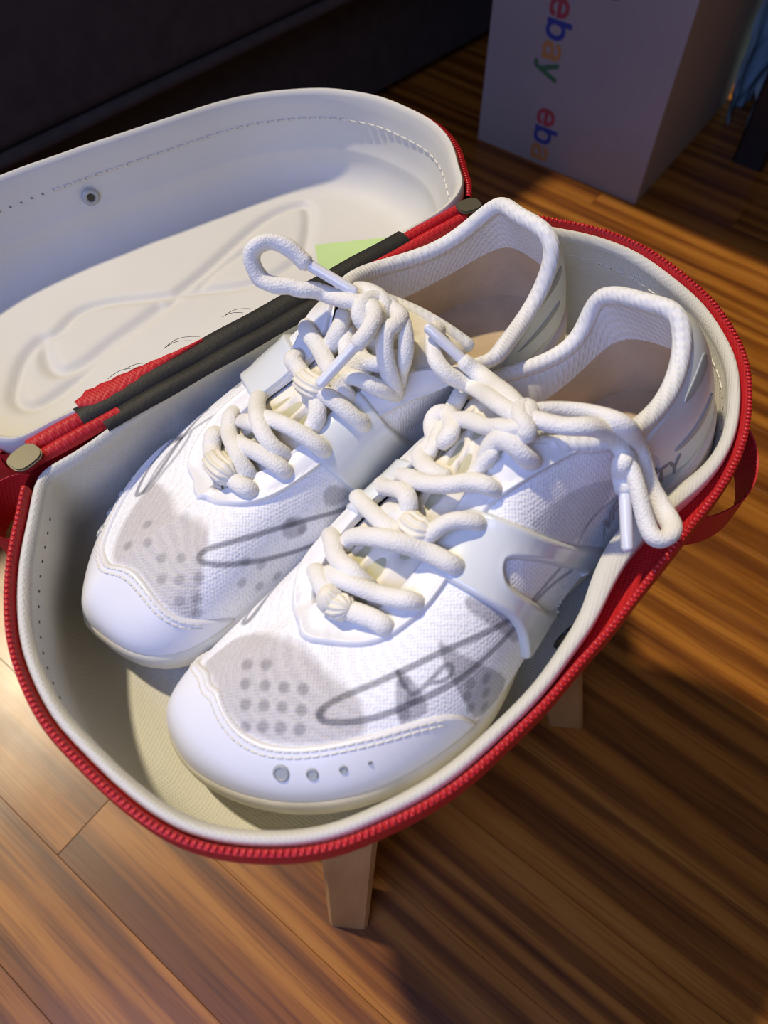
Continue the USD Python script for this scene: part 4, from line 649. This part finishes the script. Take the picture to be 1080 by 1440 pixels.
    def tong(kk, tt, off):
        w = np.clip((kk-3.2)/2.2, 0, 1); tt = .5 + (tt-.5)*(.62 + .48*w)
        P = L.throat(kk, tt); dk = L.throat(kk+.01, tt)-P; dt = L.throat(kk, tt+.01)-P; n_ = np.cross(dk, dt); n_ /= np.linalg.norm(n_, axis=-1, keepdims=True); n_ *= np.sign(n_[..., 2:]); n_ = np.array([-.25, 0, .97]) + 0*n_
        arch = .0035*np.cos(np.clip((tt-.5)*2.4, -1.5, 1.5))
        return P + n_*(off-.0042+arch)[..., None]
    TK, TT = .0115, .030
    body = Polygon([(kmin*TK, .0*TT), (9.36*TK, .0*TT), (9.36*TK, TT), (kmin*TK, TT)]).buffer(-.002).buffer(.002)
    hs = []
    for i, kk in enumerate(np.arange(4.3, 9.0, .50)):
        for tt in ((.26, .5, .74) if i % 2 else (.38, .62)): hs.append(Point(kk*TK, tt*TT).buffer(.0021, 12))
    G = body
    for h_ in hs: G = G.difference(h_)
    P, T = fill(G, .0013); d_ = shapely.distance(shapely.points(P), G.boundary); q = np.clip(d_/.0007, 0, 1)
    tg = obj('tongue', L.mesh(tong(P[:, 0]/TK, P[:, 1]/TT, -.0022*(1-np.sqrt(1-(1-q)**2))), T), 'tongue_foam', root, smooth=60, label='cream perforated tongue')
    P, T = fill(body.buffer(-.0005), .003); obj('backing', L.mesh(tong(P[:, 0]/TK, P[:, 1]/TT, np.full(len(P), -.0021)), T), 'hole_olive', tg, smooth=60)
    kz = np.linspace(0, 1, 14); V = tong(np.full(14, kmin+.02), kz, np.full(14, -.001)); obj('tongue_edge', tube(L.out(V), .0030, 10), 'knit', tg, smooth=True)
    # ---- laces
    ls, rest = [], []
    for s_ in LACES[k]:
        P = L.out(np.array(s_['p'])); r = s_.get('r', .0035); r_ = r*(1 + .07*RNG.uniform(-1, 1, len(P)))
        if s_['n'] == 'lace': ls.append(tube(P, r_, 14, flat=.85, step=.0012))
        else: rest.append((s_['n'], P))
    lc_ = obj('lace', cat(ls), 'cord', root, smooth=True, label='thick cream lace tied in a knot')
    for n_, P in rest:
        if n_ == 'aglet': obj('aglet', tube(P, .0022, 12, step=.004), 'aglet', lc_, smooth=True, label='clear plastic lace tip')
        else: obj('lace_band', tube(P, .0050, 72, flat=.9, step=.0012, ribs=12), 'band_rib', lc_, smooth=40, label='ribbed keeper band on the lace')
    # ---- print on the outer side
    tp = chaikin(U['textF'], 3, False); tx = L.at(tp[:, 0], tp[:, 1], .0); s_ = np.r_[0, np.cumsum(np.linalg.norm(np.diff(tx, axis=0), axis=1))]
    tm = meshkit.text_mesh('NFINITY', .0074, .0002, bold=True); tm = tm.subdivide() if len(tm.faces) < 4000 else tm; v = tm.vertices.copy()
    if L.mir: v[:, 0] = s_[-1] - v[:, 0]
    aa, hh = np.interp(v[:, 0], s_, tp[:, 0]), np.interp(v[:, 0], s_, tp[:, 1]); ex = np.clip(v[:, 0]-s_[-1], 0, None); aa = aa - ex/SA
    obj('printed_word', L.mesh(L.at(aa, hh-.01+v[:, 1]/SH, .0011+v[:, 2]), tm.faces), 'label_grey', upper, smooth=False, label='grey printed lettering')
    return L
LF = make_shoe('F', 'nearer white mesh sneaker, its lace looped over the right edge of the case')
LR = make_shoe('R', 'farther white mesh sneaker, next to the open lid, lace loop hanging left')
